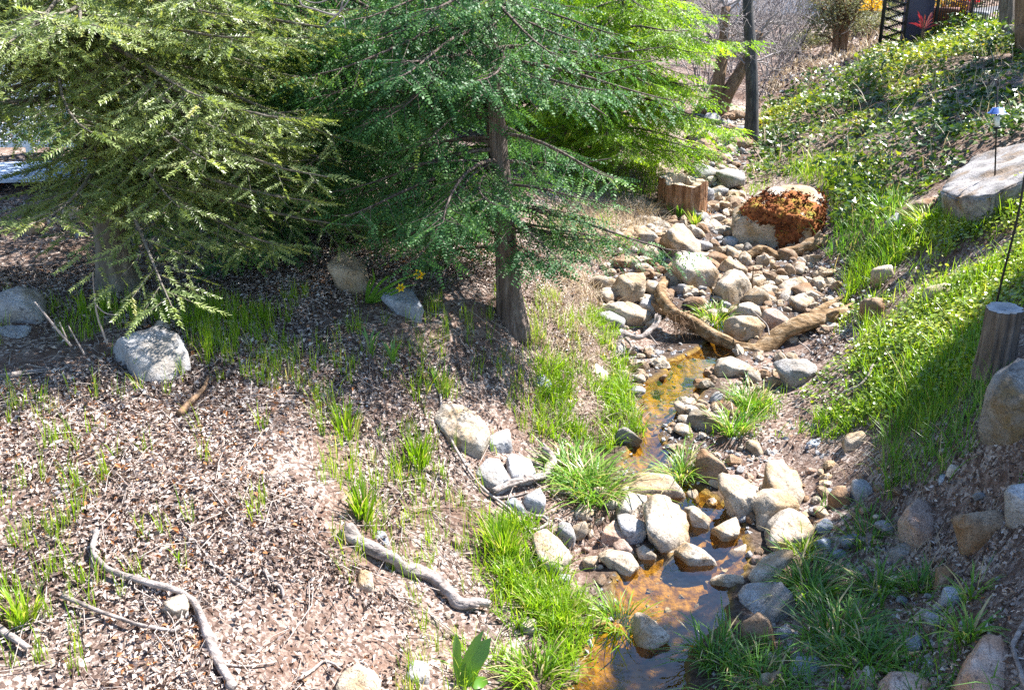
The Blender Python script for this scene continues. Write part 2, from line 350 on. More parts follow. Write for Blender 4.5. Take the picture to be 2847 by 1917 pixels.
# creek centre line: pixel place, water level, half width in metres
creek = np.array([(1660,2120,-.02,.5),(1720,1960,.0,.36),(1760,1860,.02,.32),(1830,1720,.05,.36),(1870,1630,.07,.42),(1950,1550,.09,.36),(1975,1450,.13,.26),(1900,1385,.16,.16),
 (1835,1315,.2,.16),(1800,1265,.22,.2),(1810,1200,.26,.10),(1830,1130,.30,.22),(1870,1080,.32,.28),(1930,1015,.36,.26),(2010,960,.40,.2),(2060,860,.55,.2),(2010,820,.62,.1),(1960,730,.78,.07)], float)
cwp = at_z(creek[:, 0], creek[:, 1], creek[:, 2])
cline = smooth_path(np.c_[cwp, creek[:, 3]], 220)
def creek_dist(xy):
    d = np.full(len(xy), 9.0); lev = np.zeros(len(xy)); s = np.zeros(len(xy))
    near = np.where((xy[:, 1] < 15) & (xy[:, 0] > -2) & (xy[:, 0] < 6))[0]
    for a in range(0, len(near), 20000):
        ii = near[a:a + 20000]; D = np.linalg.norm(xy[ii][:, None] - cline[None, :, :2], axis=2) - cline[None, :, 3]
        k = D.argmin(1); d[ii] = D[np.arange(len(ii)), k]; lev[ii] = cline[k, 2]
    return d, lev
def axis_grid(spec):
    out = [spec[0][0]]
    for a, b, st in spec: out += list(np.linspace(a, b, max(1, int(round((b - a) / st))) + 1)[1:])
    return np.array(out)
GX = axis_grid([(-60, -16, 2.0), (-16, -7, .35), (-7, -3.5, .1), (-3.5, 5, .062), (5, 8, .1), (8, 18, .3), (18, 60, 2.0)])
GY = axis_grid([(-4, 2.5, .4), (2.5, 4, .09), (4, 11, .062), (11, 16, .1), (16, 28, .18), (28, 50, .6), (50, 110, 3.0)])
gx, gy = np.meshgrid(GX, GY); xy = np.c_[gx.ravel(), gy.ravel()]
Z = tps(xy)
p3 = np.c_[xy, np.zeros(len(xy))]
rough = .035 * fbm(p3 * 2.1, 4) + .05 * fbm(p3 * .6 + 3, 3) * np.clip(xy[:, 1] / 12, .3, 2)
fade = np.clip((60 - xy[:, 1]) / 30, 0, 1)
Z = Z + rough * fade
cd, clv = creek_dist(xy)
wob = cd + .07 * fbm(p3 * 3.1 + 9, 3)
inside = clv - .03 - .11 * sstep(-wob / .22) + .015 * fbm(p3 * 9, 2)
edge = clv + .015
tb = sstep(wob / .45)
outside = edge * (1 - tb) + np.maximum(Z, edge - .05) * tb
Z = np.where(wob < 0, np.minimum(inside, edge), np.where(cd < 5, outside, Z))
ZG = Z.reshape(len(GY), len(GX))
def H(x, y):
    x = np.asarray(x, float); y = np.asarray(y, float)
    i = np.clip(np.searchsorted(GX, x) - 1, 0, len(GX) - 2); j = np.clip(np.searchsorted(GY, y) - 1, 0, len(GY) - 2)
    fx = np.clip((x - GX[i]) / (GX[i + 1] - GX[i]), 0, 1); fy = np.clip((y - GY[j]) / (GY[j + 1] - GY[j]), 0, 1)
    return (ZG[j, i] * (1 - fx) + ZG[j, i + 1] * fx) * (1 - fy) + (ZG[j + 1, i] * (1 - fx) + ZG[j + 1, i + 1] * fx) * fy
TS = np.concatenate([np.arange(2.0, 20, .01), np.arange(20, 100, .05)])
def G(u, v):
    """the ground point seen at a pixel"""
    d = ray(u, v); Q = C0 + d * TS[:, None]; below = Q[:, 2] < H(Q[:, 0], Q[:, 1])
    return Q[below.argmax()] if below.any() else Q[-1]
def Gn(x, y, e=.06):
    n = np.stack([-(H(x + e, y) - H(x - e, y)) / (2 * e), -(H(x, y + e) - H(x, y - e)) / (2 * e), np.ones(np.shape(x))], -1)
    return n / np.linalg.norm(n, axis=-1, keepdims=True)
def scatter(poly, density, nmax=200000, fn=None):
    """points spread evenly over the ground inside a region outlined in the photograph"""
    c = np.array([G(min(max(u, -600), 3450), v) for u, v in poly]); lo, hi = c.min(0) - .3, c.max(0) + .3
    n = int(min((hi[0] - lo[0]) * (hi[1] - lo[1]) * density, nmax))
    x = rng.uniform(lo[0], hi[0], n); y = rng.uniform(lo[1], hi[1], n); P = np.c_[x, y, H(x, y)]
    u, v = proj(P); k = inpoly(u, v, poly); P = P[k]
    if fn is not None: P = P[rng.random(len(P)) < fn(P)]
    return P
def pnoise(P, s, o=0): return fbm(np.c_[P[:, :2] * s + o, np.full(len(P), o)], 3)

# ground sheet
gm, nt, b = nmat('bank_soil'); co = coords(nt)
n1 = noise(nt, co, 1.3, 6, .65); n2 = noise(nt, co, 26, 4, .7); n3 = noise(nt, co, 90, 3, .7)
soil = ramp(nt, n1, [(.3, (.085, .052, .04)), (.5, (.175, .115, .088)), (.72, (.29, .205, .16))])
c_ = mixc(nt, .8, soil.outputs[0], ramp(nt, n2, [(.3, (.4, .36, .34)), (.65, (1.1, 1.05, 1.0))]).outputs[0], 'MULTIPLY')
c_ = mixc(nt, .6, c_, ramp(nt, n3, [(.35, (.5, .45, .42)), (.6, (1.15, 1.1, 1.1))]).outputs[0], 'MULTIPLY')
vc = N(nt, 'ShaderNodeTexVoronoi'); vc.inputs['Scale'].default_value = 42; vc.inputs['Randomness'].default_value = 1.0
wv_ = N(nt, 'ShaderNodeVectorMath', operation='MULTIPLY_ADD'); nt.links.new(noise(nt, co, 14, 3, .6), wv_.inputs[0]); wv_.inputs[1].default_value = (.12, .12, .12); nt.links.new(co, wv_.inputs[2]); nt.links.new(wv_.outputs[0], vc.inputs['Vector'])
sp_ = N(nt, 'ShaderNodeSeparateColor'); nt.links.new(vc.outputs['Color'], sp_.inputs[0])
chips = ramp(nt, sp_.outputs[0], [(.0, (.04, .026, .02)), (.35, (.12, .085, .07)), (.6, (.26, .20, .17)), (.85, (.44, .37, .32)), (1, (.56, .49, .44))])
c_ = mixc(nt, ramp(nt, noise(nt, co, 2.2, 4, .6), [(.36, (.12, .12, .12)), (.58, (.75, .75, .75))]).outputs[0], c_, chips.outputs[0])
bed = ramp(nt, noise(nt, co, 11, 6, .7), [(.3, (.04, .021, .005)), (.45, (.17, .096, .012)), (.58, (.36, .22, .026)), (.72, (.48, .33, .07))])
wa = N(nt, 'ShaderNodeAttribute', attribute_name='bed')
da = N(nt, 'ShaderNodeAttribute', attribute_name='mud_gaps')
c_ = mixc(nt, da.outputs['Fac'], c_, ramp(nt, n2, [(.3, (.022, .016, .012)), (.6, (.07, .048, .034)), (.8, (.13, .095, .07))]).outputs[0])  # wet creek mud, plus shaded gaps between bed stones painted into the soil colour
c_ = mixc(nt, wa.outputs['Fac'], c_, bed.outputs[0])
nt.links.new(c_, b.inputs['Base Color']); b.inputs['Roughness'].default_value = .95; b.inputs['Specular IOR Level'].default_value = .15
bump(nt, b, n2, .9, .03)
ny, nx = ZG.shape; jj, ii = np.meshgrid(np.arange(ny - 1), np.arange(nx - 1), indexing='ij'); q0 = (jj * nx + ii).ravel()
gF = np.stack([q0, q0 + 1, q0 + nx + 1, q0 + nx], 1)
gme = mesh_np('ground', np.c_[xy, Z], gF, gm, None, True)
at = gme.attributes.new('bed', 'FLOAT', 'POINT'); at.data.foreach_set('value', sstep((.06 - wob) / .1).astype(np.float32))
at = gme.attributes.new('mud_gaps', 'FLOAT', 'POINT'); uq, vq = proj(np.c_[xy, Z]); dz = np.maximum(sstep((.42 - cd + .2 * fbm(p3 * 2.5 + 4, 3)) / .35), inpoly(uq, vq, [(1690,700),(1760,640),(1930,560),(1930,320),(2075,320),(2060,560),(2060,690),(2240,700),(2330,780),(2330,920),(2120,970),(1850,890),(1700,920),(1660,830)]) * np.clip(.75 + .6 * fbm(p3 * 2, 3), 0, 1)); at.data.foreach_set('value', (.85 * dz * (xy[:, 1] > 3) * (xy[:, 1] < 24)).astype(np.float32))
link('ground', gme, kind='structure')
# water sheet following the creek line
wm, nt, b = nmat('clear_creek_water')
fr = N(nt, 'ShaderNodeFresnel'); fr.inputs['IOR'].default_value = 1.33
tr = N(nt, 'ShaderNodeBsdfTransparent'); tr.inputs[0].default_value = (.93, .80, .55, 1)
gl = N(nt, 'ShaderNodeBsdfGlossy'); gl.inputs['Roughness'].default_value = .03
mx = N(nt, 'ShaderNodeMixShader'); co = coords(nt)
bp = N(nt, 'ShaderNodeBump'); bp.inputs['Strength'].default_value = .2; bp.inputs['Distance'].default_value = .02
nt.links.new(noise(nt, co, 9, 2, .5), bp.inputs['Height'])
for s in (fr, gl): nt.links.new(bp.outputs[0], s.inputs['Normal'])
fm = N(nt, 'ShaderNodeMath', operation='MULTIPLY', use_clamp=True); fm.inputs[1].default_value = 3.7
nt.links.new(fr.outputs[0], fm.inputs[0])
nt.links.new(fm.outputs[0], mx.inputs[0]); nt.links.new(tr.outputs[0], mx.inputs[1]); nt.links.new(gl.outputs[0], mx.inputs[2])
nt.links.new(mx.outputs[0], nt.nodes['Material Output'].inputs[0])
T2 = np.gradient(cline[:, :2], axis=0); T2 /= np.linalg.norm(T2, axis=1, keepdims=True); S2 = np.c_[-T2[:, 1], T2[:, 0]]
of = np.linspace(-1, 1, 9); W = cline[:, 3] + .14
# smooth the sheet by sampling a grid near the line
wx = np.arange(-.5, 5, .06); wy = np.arange(3.4, 14, .06); WX, WY = np.meshgrid(wx, wy); wq = np.c_[WX.ravel(), WY.ravel()]
wd, wlv = creek_dist(wq); wr = wd.reshape(WX.shape); wz = wlv.reshape(WX.shape).copy()
for _ in range(6): wz[1:-1, 1:-1] = (wz[1:-1, 1:-1] * 2 + wz[:-2, 1:-1] + wz[2:, 1:-1] + wz[1:-1, :-2] + wz[1:-1, 2:]) / 6
idx = np.arange(WX.size).reshape(WX.shape); ok = (wr < .12); okf = ok[:-1, :-1] & ok[1:, :-1] & ok[:-1, 1:] & ok[1:, 1:]
wF = np.stack([idx[:-1, :-1][okf], idx[:-1, 1:][okf], idx[1:, 1:][okf], idx[1:, :-1][okf]], 1)
use, inv = np.unique(wF, return_inverse=True)
wV = np.c_[wq, wz.ravel() - .012][use]
link('creek_water', mesh_np('creek_water', wV, inv.reshape(-1, 4), wm, None, True), kind='structure')

# ---------------------------------------------------------------- conifers
def fir_spray():
    P, F = [], []; L = .12
    for i in range(10):
        x = L * i / 9; ln = .024 * (1 - .25 * (i / 9)); a = 1.0 - .25 * i / 9
        for s in (0, 1, 2):
            o = len(P); ph = s * 2.09 + i * .7; cs, sn = math.cos(ph) * (1 if math.cos(ph) > 0 else 1), math.sin(ph); d = np.array([math.cos(a), cs * math.sin(a), abs(sn) * math.sin(a) * .8 - .15]); d /= np.linalg.norm(d)
            w = np.cross(d, [.3, .2, .9]); w *= .0042 / np.linalg.norm(w); P += [np.array([x, 0, 0]) - w, np.array([x, 0, 0]) + w, np.array([x, 0, 0]) + d * ln]; F.append((o, o + 1, o + 2))
        if False:
            o = len(P); d = np.array([.75, .25 * (-1) ** (i // 2), .6]); d /= np.linalg.norm(d); w = np.array([0, .0030, 0])
            P += [np.array([x, 0, 0]) - w, np.array([x, 0, 0]) + w, np.array([x, 0, 0]) + d * ln * .85]; F.append((o, o + 1, o + 2))
    return np.array(P), np.array(F)
def redwood_spray(quad=True, m=8, wf=1.35):
    P, F = [], []; L = .14
    for i in range(m):
        t = i / (m - 1); x = L * t; ln = .026 * (1 - .55 * abs(t - .35) / .65); z = -.02 * t * t; a = 1.05 - .35 * t
        for s in (-1, 1):
            o = len(P); d = np.array([math.cos(a), s * math.sin(a), -.12]); p = np.array([x, 0, z]); w = np.array([-math.sin(a), s * math.cos(a), .55 * math.sin(i * 2.3 + s)]) * .0046 * wf
            
            if quad: P += [p, p + d * ln * .5 + w, p + d * ln, p + d * ln * .5 - w]; F.append((o, o + 1, o + 2, o + 3))
            else: P += [p, p + d * ln * .75 + w, p + d * ln - w]; F.append((o, o + 1, o + 2))
    return np.array(P), np.array(F)
FIRS, REDS, REDT = fir_spray(), redwood_spray(), redwood_spray(False, 9, 1.7)
def conifer(name, label, base, top, r0, boughs, spray, leaf, barkm, step=.075, twstep=.055, sscale=1.0, ridge=.12, kt=28, droop_tw=.25, extra=None, side_len=.36, hang=.6, face=.8, skip=None):
    """base, top: trunk ends; boughs: rows of height, azimuth, length, rise, droop"""
    base, top = np.array(base, float), np.array(top, float); root = empty(name, base, label, 'tree', 'conifers on the left bank')
    n = 40; s = np.linspace(-.03, 1, n); tp = base + (top - base) * s[:, None] + np.c_[.05 * np.sin(s * 5 + r0 * 40), .04 * np.sin(s * 4 + 1), np.zeros(n)] * np.clip(s, 0, 1)[:, None]
    rr = r0 * (1 - .8 * np.clip(s, 0, 1)) * (1 + .5 * np.exp(-np.clip(s, 0, 1) * 28))
    V, F, c = tube(tp, rr, kt, ridge, r0 * 91)
    make('trunk', V, [F, c], barkm, base, None, True, root)
    p0, p1, q0, q1, O, X, UPS, SC = [], [], [], [], [], [], [], []
    Ht = top[2] - base[2]
    for h, az, L, rise, droop in boughs:
        if skip and skip(h, az % 6.2832): continue
        t = (h - base[2]) / Ht; o = base + (top - base) * t
        m = 9; ss = np.linspace(0, 1, m); bend = rng.normal(0, .25)
        aa = az + bend * ss; hor = np.stack([np.cos(aa), np.sin(aa)], 1)
        pts = np.c_[o[0] + L * ss * hor[:, 0], o[1] + L * ss * hor[:, 1], o[2] + L * (rise * ss - droop * ss ** 2 + .45 * droop * ss ** 4)]
        rb = (.006 + .011 * L) * (1 - .85 * ss)
        p0 += list(pts[:-1]); p1 += list(pts[1:]); q0 += list(rb[:-1]); q1 += list(rb[1:])
        d = .12 + .12 * rng.random(); sgn = 1
        while d < L:
            f = d / L; k = min(int(f * (m - 1)), m - 2); w = f * (m - 1) - k; P = pts[k] * (1 - w) + pts[k + 1] * w
            T = pts[k + 1] - pts[k]; T /= np.linalg.norm(T); side = np.cross([0, 0, 1.0], T); side /= np.linalg.norm(side) + 1e-9
            ang = math.radians(rng.uniform(38, 66)); D = T * math.cos(ang) + side * sgn * math.sin(ang) + np.array([0, 0, -droop_tw * rng.random()])
            D /= np.linalg.norm(D); l = (side_len * L * (1.06 - f) ** .75 + .07) * rng.uniform(.7, 1.15); l = min(l, .75)
            E = P + D * l + np.array([0, 0, -.25 * l * l])
            p0.append(P); p1.append(E); q0.append(.0042); q1.append(.0016)
            e = .02; s2 = 1
            while e < l:
                g = e / l; Q = P + (E - P) * g; a2 = math.radians(rng.uniform(30, 62)); sd = np.cross([0, 0, 1.0], D); sd /= np.linalg.norm(sd) + 1e-9
                O.append(Q); X.append(D * math.cos(a2) + sd * s2 * math.sin(a2) + np.array([0, 0, rng.uniform(-hang, .1)])); UPS.append(np.array([hor[k, 0] * face, hor[k, 1] * face, 1.0]) + rng.normal(0, .4, 3)); SC.append(rng.uniform(.6, 1.15) * (1 - .35 * g))
                e += twstep * rng.uniform(.7, 1.3); s2 = -s2
            O.append(E - D * .02); X.append(D); UPS.append(np.array([hor[k, 0] * face, hor[k, 1] * face, 1.0]) + rng.normal(0, .4, 3)); SC.append(rng.uniform(.7, 1.1))
            d += step * rng.uniform(.7, 1.35) * (1.0 if L < 2 else 1.15); sgn = -sgn
        O.append(pts[-1]); X.append(pts[-1] - pts[-2]); UPS.append(np.array([0, 0, 1.0])); SC.append(1.1)
    if extra: 
        for a, bq, ra, rb2 in extra: p0.append(a); p1.append(bq); q0.append(ra); q1.append(rb2)
    V, F = segs(p0, p1, q0, q1, 4); o = make('branches', V, F, barkm, base, None, True, root); o['kind'] = 'stuff'
    O, X, UPS, SC = map(np.array, (O, X, UPS, SC)); tV, tF = spray
    V, F = instantiate(tV, tF, O, frames(X, UPS, rng.normal(0, .35, len(O))), SC * sscale)
    clump = .5 + .5 * fbm(O * 2.3, 2); rn = np.clip(.18 + .5 * clump + rng.normal(0, .17, len(O)), 0, 1).repeat(len(tF))
    o = make('crown', V, F, leaf, base, rn, False, root); o['kind'] = 'stuff'
    print(name, len(O), 'sprays', len(F), 'faces'); return root
def bough_rows(z0, z1, n, Lfun, rise, droop, az=None, skip=None):
    out = []
    for i in range(n):
        h = z0 + (z1 - z0) * (i + rng.random()) / n
        a = i * 2.399 + rng.normal(0, .3) if az is None else rng.uniform(*az)
        out.append((h, a, Lfun(h) * rng.uniform(.75, 1.15), rise + rng.normal(0, .1), droop * rng.uniform(.7, 1.3)))
    return out
# fir with its trunk behind the pale boulder, boughs sweeping right
fb = G(330, 800)
LF = lambda h: 2.15 if h < 4.6 else max(.7, 2.15 - (h - 4.6) * .55)
rows = bough_rows(fb[2] + 1.0, fb[2] + 1.5, 8, lambda h: 1.3, .08, .34, (-1.2, 1.2)) + bough_rows(fb[2] + 1.25, 4.7, 50, LF, .12, .42) + bough_rows(fb[2] + .95, 4.5, 28, lambda h: 2.2, .12, .36, (-1.2, .35)) + bough_rows(fb[2] + 1.9, 4.5, 12, lambda h: 1.7, .12, .3, (3.1, 4.6)) + bough_rows(4.7, 7.0, 12, LF, .2, .3) + bough_rows(fb[2] + .9, fb[2] + 1.6, 9, lambda h: .95, .0, .3, (4.0, 5.6))
conifer('fir_tree', 'olive green fir with sweeping needle boughs over the left bank', fb, fb + np.array([-.1, .2, 6.6]), .15, rows, FIRS, 'fir', 'firbark', .105, .08, 2.1, hang=.7, skip=lambda h, a: 2.2 < h < 3.35 and 2.2 < a < 4.35)
# dark redwood in the middle
rb_ = G(1425, 905)
rt = at_y(1352, 0, rb_[1] + .25); rt = rb_ + (rt - rb_) * 2.1
LR = lambda h: 1.55 if h < 4.4 else max(.5, 1.55 - (h - 4.4) * .5)
rows = bough_rows(rb_[2] + .75, rb_[2] + 1.3, 10, lambda h: 1.2, .05, .3, (1.9, 3.3)) + bough_rows(rb_[2] + 1.1, rb_[2] + 1.6, 12, lambda h: 1.35, .1, .26, (3.2, 5.3)) + bough_rows(rb_[2] + .75, rb_[2] + 1.4, 13, lambda h: .95, .05, .3, (4.7, 6.2)) + bough_rows(rb_[2] + 1.1, 4.4, 56, LR, .08, .40) + bough_rows(rb_[2] + 1.0, 4.4, 22, LR, .08, .42, (2.4, 4.6)) + bough_rows(4.4, 5.8, 9, LR, .15, .3)
ex = []
for a, bb in (((1445, 250), (1560, 190)), ((1560, 190), (1700, 150)), ((1700, 150), (1850, 130)), ((1560, 190), (1680, 205)), ((1680, 205), (1830, 165)), ((1450, 245), (1530, 215)), ((1530, 215), (1690, 120)), ((1440, 445), (1580, 460)), ((1580, 460), (1700, 440)), ((1450, 250), (1490, 300)), ((1640, 290), (1690, 325)), ((1500, 260), (1640, 290))):
    ex.append((at_y(*a, rb_[1] - .15), at_y(*bb, rb_[1] - .3), .009, .005))
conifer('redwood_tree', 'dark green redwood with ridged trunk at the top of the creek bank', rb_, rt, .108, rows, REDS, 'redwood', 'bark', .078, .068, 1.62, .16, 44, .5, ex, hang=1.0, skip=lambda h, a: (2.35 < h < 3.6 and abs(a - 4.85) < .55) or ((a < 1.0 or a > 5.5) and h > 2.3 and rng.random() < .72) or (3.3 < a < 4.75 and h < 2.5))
# second dark redwood behind to the left
r2 = G(930, 640)
rows = bough_rows(r2[2] + .45, 4.6, 62, lambda h: 2.0, .12, .40)
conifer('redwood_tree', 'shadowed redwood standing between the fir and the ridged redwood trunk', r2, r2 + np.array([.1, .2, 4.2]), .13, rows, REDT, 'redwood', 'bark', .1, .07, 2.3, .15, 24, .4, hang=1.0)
r5 = np.array([-4.3, 13.2, H(-4.3, 13.2)])  # conifer added for the shade it throws on the soil by the deck
rows = bough_rows(r5[2] + .5, 5.0, 60, lambda h: 1.9, .1, .42)
conifer('redwood_tree', 'dark conifer added behind the olive fir to shade the soil by the deck', r5, r5 + np.array([.1, .2, 4.2]), .13, rows, REDT, 'redwood', 'bark', .11, .085, 2.6, .15, 20, .4, hang=1.0)
# sunlit young redwood on the right
r3 = G(1700, 470)
rows = bough_rows(r3[2] + .3, 4.3, 62, lambda h: 1.75 if h < 3.8 else 1.35, .12, .42) + bough_rows(4.3, 4.9, 6, lambda h: .8, .2, .3)
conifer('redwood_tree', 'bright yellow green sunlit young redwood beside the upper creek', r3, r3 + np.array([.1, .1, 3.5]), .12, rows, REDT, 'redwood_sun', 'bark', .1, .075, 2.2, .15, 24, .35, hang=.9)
r4 = G(1560, 400) + np.array([0, 1.5, 0]); r4[2] = H(r4[0], r4[1])
rows = bough_rows(r4[2] + .6, 4.6, 40, lambda h: 1.7, .12, .4) + bough_rows(4.6, 5.2, 4, lambda h: .9, .2, .3)
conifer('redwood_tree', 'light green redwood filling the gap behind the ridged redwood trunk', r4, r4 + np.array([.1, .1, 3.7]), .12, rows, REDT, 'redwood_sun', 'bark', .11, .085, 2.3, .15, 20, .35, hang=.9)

# ---------------------------------------------------------------- leaf templates and leaf masses
IVYL = (np.array([[0, 0, 0], [.3, .46, .07], [.52, .2, .0], [1, 0, -.08], [.52, -.2, .0], [.3, -.46, .07], [.36, 0, -.03]]), np.array([[6, 0, 1], [6, 1, 2], [6, 2, 3], [6, 3, 4], [6, 4, 5], [6, 5, 0]]))
LEAF4 = (np.array([[0, 0, 0], [.45, .28, .07], [1, 0, -.04], [.45, -.28, .07], [.5, 0, -.02]]), np.array([[0, 4, 1], [1, 4, 2], [0, 3, 4], [3, 2, 4]]))
CURL = (np.array([[0, 0, 0], [.5, .3, .2], [.45, -.3, .12], [1, 0, .02]]), np.array([[0, 3, 1], [0, 2, 3]]))
ROUND = (np.array([[0, 0, 0]] + [[math.cos(a) * .5, math.sin(a) * .5, .06] for a in np.arange(6) * math.pi / 3]), np.array([[0, i + 1, (i + 1) % 6 + 1] for i in range(6)]))
def leaf_mass(P, size, tmpl, tilt=.6, up=None):
    n = len(P); tV, tF = tmpl
    V, F = instantiate(tV, tF, P, rand_frames(n, tilt, up), size)
    return V, F
def sp_size(n, a, b): return rng.uniform(a, b, n)
def crown_tree(name, label, base, limbs, pts, lsize, leafm, barkm, cat='tree', group=None, r0=.2):
    root = empty(name, base, label, cat, group)
    V, F, c = tube(limbs[0][0], limbs[0][1], 14, .12, 3); make('trunk', V, [F, c], barkm, base, None, True, root)
    for p, r in limbs[1:]:
        V, F, c = tube(p, r, 8, .1, 5); make('limb', V, [F, c], barkm, base, None, True, root)
    n = len(pts); V, F = leaf_mass(pts, sp_size(n, *lsize), LEAF4, .9)
    o = make('crown', V, F, leafm, base, rng.random(n).repeat(4), False, root); o['kind'] = 'stuff'; return root
def along_sun(poly, tlo, thi, per, n):
    """points of a crown high up towards the sun from a shaded stretch of ground"""
    g = scatter(poly, n); t = rng.uniform(tlo, thi, len(g)); return (g + SUN * t[:, None])
# oak leaning over from the right, out of view: its crown shades the lower right
shade = [(2950, 700), (2780, 830), (2620, 1020), (2480, 1180), (2330, 1430), (2280, 1540), (2090, 1580), (2000, 1650), (1860, 1730), (1740, 1830), (1640, 1960), (1900, 2100), (2400, 2150), (3300, 2100), (3400, 1300), (3200, 800)]
pts = along_sun(shade, 6.6, 9.0, 1, 950)
pts = pts[rng.random(len(pts)) < np.clip(1.25 + 1.2 * fbm(pts * .8, 2), .55, 1)]
ob = np.array([9.4, 8.2, H(9.4, 8.2)]); tip = np.array([8.9, 8.6, 5.2]); cc = pts.mean(0)
limbs = [(smooth_path([ob - [0, 0, .2], ob + [.1, 0, 1.6], tip], 14), np.linspace(.28, .18, 14))]
for q in pts[rng.choice(len(pts), 9, False)]:
    limbs.append((smooth_path([tip - [0, 0, .4], (tip + q) / 2 + [0, 0, .5], q], 10), np.linspace(.11, .02, 10)))
crown_tree('oak_tree', 'broad oak beyond the right edge shading the lower creek', ob, limbs, pts, (.10, .17), 'oak', 'brownbark')

# ---------------------------------------------------------------- rocks
ICO = {}
for lv in (2, 3, 4, 5):
    bm = bmesh.new(); bmesh.ops.create_icosphere(bm, subdivisions=lv, radius=1.0)
    V = np.array([v.co[:] for v in bm.verts]); F = np.array([[v.index for v in f.verts] for f in bm.faces]); bm.free()
    ICO[lv] = (V / np.linalg.norm(V, axis=1, keepdims=True), F)
def radial(D, Nn, d, p):
    q = np.maximum(D @ Nn.T, 0) / d[None]
    return (q ** p).sum(1) ** (-1 / p)
def hull2(pts):
    P = sorted(map(tuple, pts))
    def half(P):
        h = []
        for p in P:
            while len(h) > 1 and (h[-1][0] - h[-2][0]) * (p[1] - h[-2][1]) - (h[-1][1] - h[-2][1]) * (p[0] - h[-2][0]) <= 0: h.pop()
            h.append(p)
        return h[:-1]
    return np.array(half(P) + half(P[::-1]))
CAMR = np.stack([RGT, UPV, -FWD])          # rows: right, up, towards the viewer
def GW(u, v):
    p = G(u, v); d, lv_ = creek_dist(p[None, :2])
    if d[0] < .1 and lv_[0] - .012 > p[2]: p = at_z(np.float64(u), np.float64(v), lv_[0] - .02)
    return p
def hero_rock(name, label, out, mat, ridge=.15, p=16, thick=1.0, lean=0.0, group=None, lv=4, cat='rock', cuts=3, rough_=.05):
    """a stone whose outline in the photograph is out; built as a solid standing where its foot meets the ground"""
    p = 60 if p > 10 else 30; out = np.array(out, float); out = out.mean(0) + (out - out.mean(0)) * 1.08; vmax = out[:, 1].max(); foot = out[out[:, 1] > vmax - .12 * np.ptp(out[:, 1])]
    P0 = GW(foot[:, 0].mean(), vmax - .06 * np.ptp(out[:, 1])); D0 = (P0 - C0) @ FWD
    w = np.ptp(out[:, 0]) / FPX * D0; h = np.ptp(out[:, 1]) / FPX * D0; ht = thick * .42 * math.sqrt(w * h)
    Dc = D0 + .55 * ht; hl = hull2(out); c = np.array([(hl[:, 0].min() + hl[:, 0].max()) / 2, (hl[:, 1].min() + hl[:, 1].max()) / 2])
    cen = at_depth(c[0], c[1], Dc); q = (hl - c) / FPX * Dc; q[:, 1] *= -1
    Nn, d = [], []
    for i in range(len(q)):
        a, b2 = q[i], q[(i + 1) % len(q)]; e = b2 - a
        if np.linalg.norm(e) < 1e-5: continue
        n2 = np.array([e[1], -e[0]]) / np.linalg.norm(e)
        if n2 @ a < 0: n2 = -n2
        t = rng.uniform(-.28, .22); n3 = np.array([n2[0], n2[1], t]); L = np.linalg.norm(n3); Nn.append(n3 / L); d.append(max(n2 @ a, .12 * min(w, h)) / L * 1.03)
    R = CAMR; pt = np.array([0, ridge * h * .5, .85 * ht])
    for wn_ in (np.array([rng.normal(lean, .18), -.42, .9]), np.array([rng.normal(-.1 + lean, .3), -.9, .16])):
        n3 = R @ (wn_ / np.linalg.norm(wn_)); Nn.append(n3); d.append(max(n3 @ pt, .25 * ht))
    Nn.append(np.array([0, 0, -1.0])); d.append(ht); Nn.append(np.array([.1, -.7, -.7]) / .995); d.append(max(.5 * h, .6 * ht))
    for _ in range(cuts):
        n3 = rng.normal(0, 1, 3); n3[2] = abs(n3[2]) * .8; n3 /= np.linalg.norm(n3)
        Nn.append(n3); d.append(np.sqrt((n3[0] * w * .5) ** 2 + (n3[1] * h * .5) ** 2 + (n3[2] * ht) ** 2) * rng.uniform(.76, 1.0))
    D, F = ICO[lv]; Nn, d = np.array(Nn), np.array(d); r = radial(D, Nn, d, p)
    sz = (w + h) / 2; V = D * r[:, None]; sd = rng.uniform(0, 30, 3)
    disp = rough_ * (.7 * fbm(V / sz * 2.6 + sd, 4) + .35 * fbm(V / sz * 8 + sd, 3)) - rough_ * .8 * np.maximum(0, .22 - np.abs(fbm(V / sz * 3.1 + sd + 9, 2)))
    V = V + D * (disp * sz)[:, None]; Wd = cen + V @ R
    zl_, zm_ = Wd[:, 2].min(), cen[2]; Wd[:, 2] -= (.06 + .3 * h) * sstep((zm_ - Wd[:, 2]) / max(zm_ - zl_, 1e-3))
    o = make(name, Wd, F, mat, P0, None, True, label=label, cat=cat, group=group)
    o['_c'] = 0; del o['_c']
    return o, dict(cen=cen, R=R, D=D, F=F, Nn=Nn, d=d, p=p, sz=sz, base=P0, V=V)
def moss_on(o, inf, mask_fn, mat, thickness=.03, lv=5, fine=11):
    D, F = ICO[lv]; r = radial(D, inf['Nn'], inf['d'], inf['p']); V = D * r[:, None]; sz = inf['sz']
    m = mask_fn(V / sz) + .34 * fbm(V / sz * 5 + 5, 4)
    lift = sstep(m / .12) * (thickness * (.5 + .8 * np.abs(fbm(V / sz * fine, 3)))) - .02 * (m < 0)
    Vw = inf['cen'] + (V + D * lift[:, None] + D * (.07 * .7 * fbm(V / sz * 2.6, 4) * 0)[:, None]) @ inf['R']
    keep = (m[F] > -.02).all(1); F2 = F[keep]; use, inv = np.unique(F2, return_inverse=True)
    cen3 = V[F2].mean(1) / sz; rn = np.clip(.45 + .5 * fbm(cen3 * 7, 3) + rng.normal(0, .08, len(F2)), 0, 1)
    return make('moss', Vw[use], inv.reshape(-1, 3), mat, inf['base'], rn, True, o)
GR = 'rocks along the creek and banks'
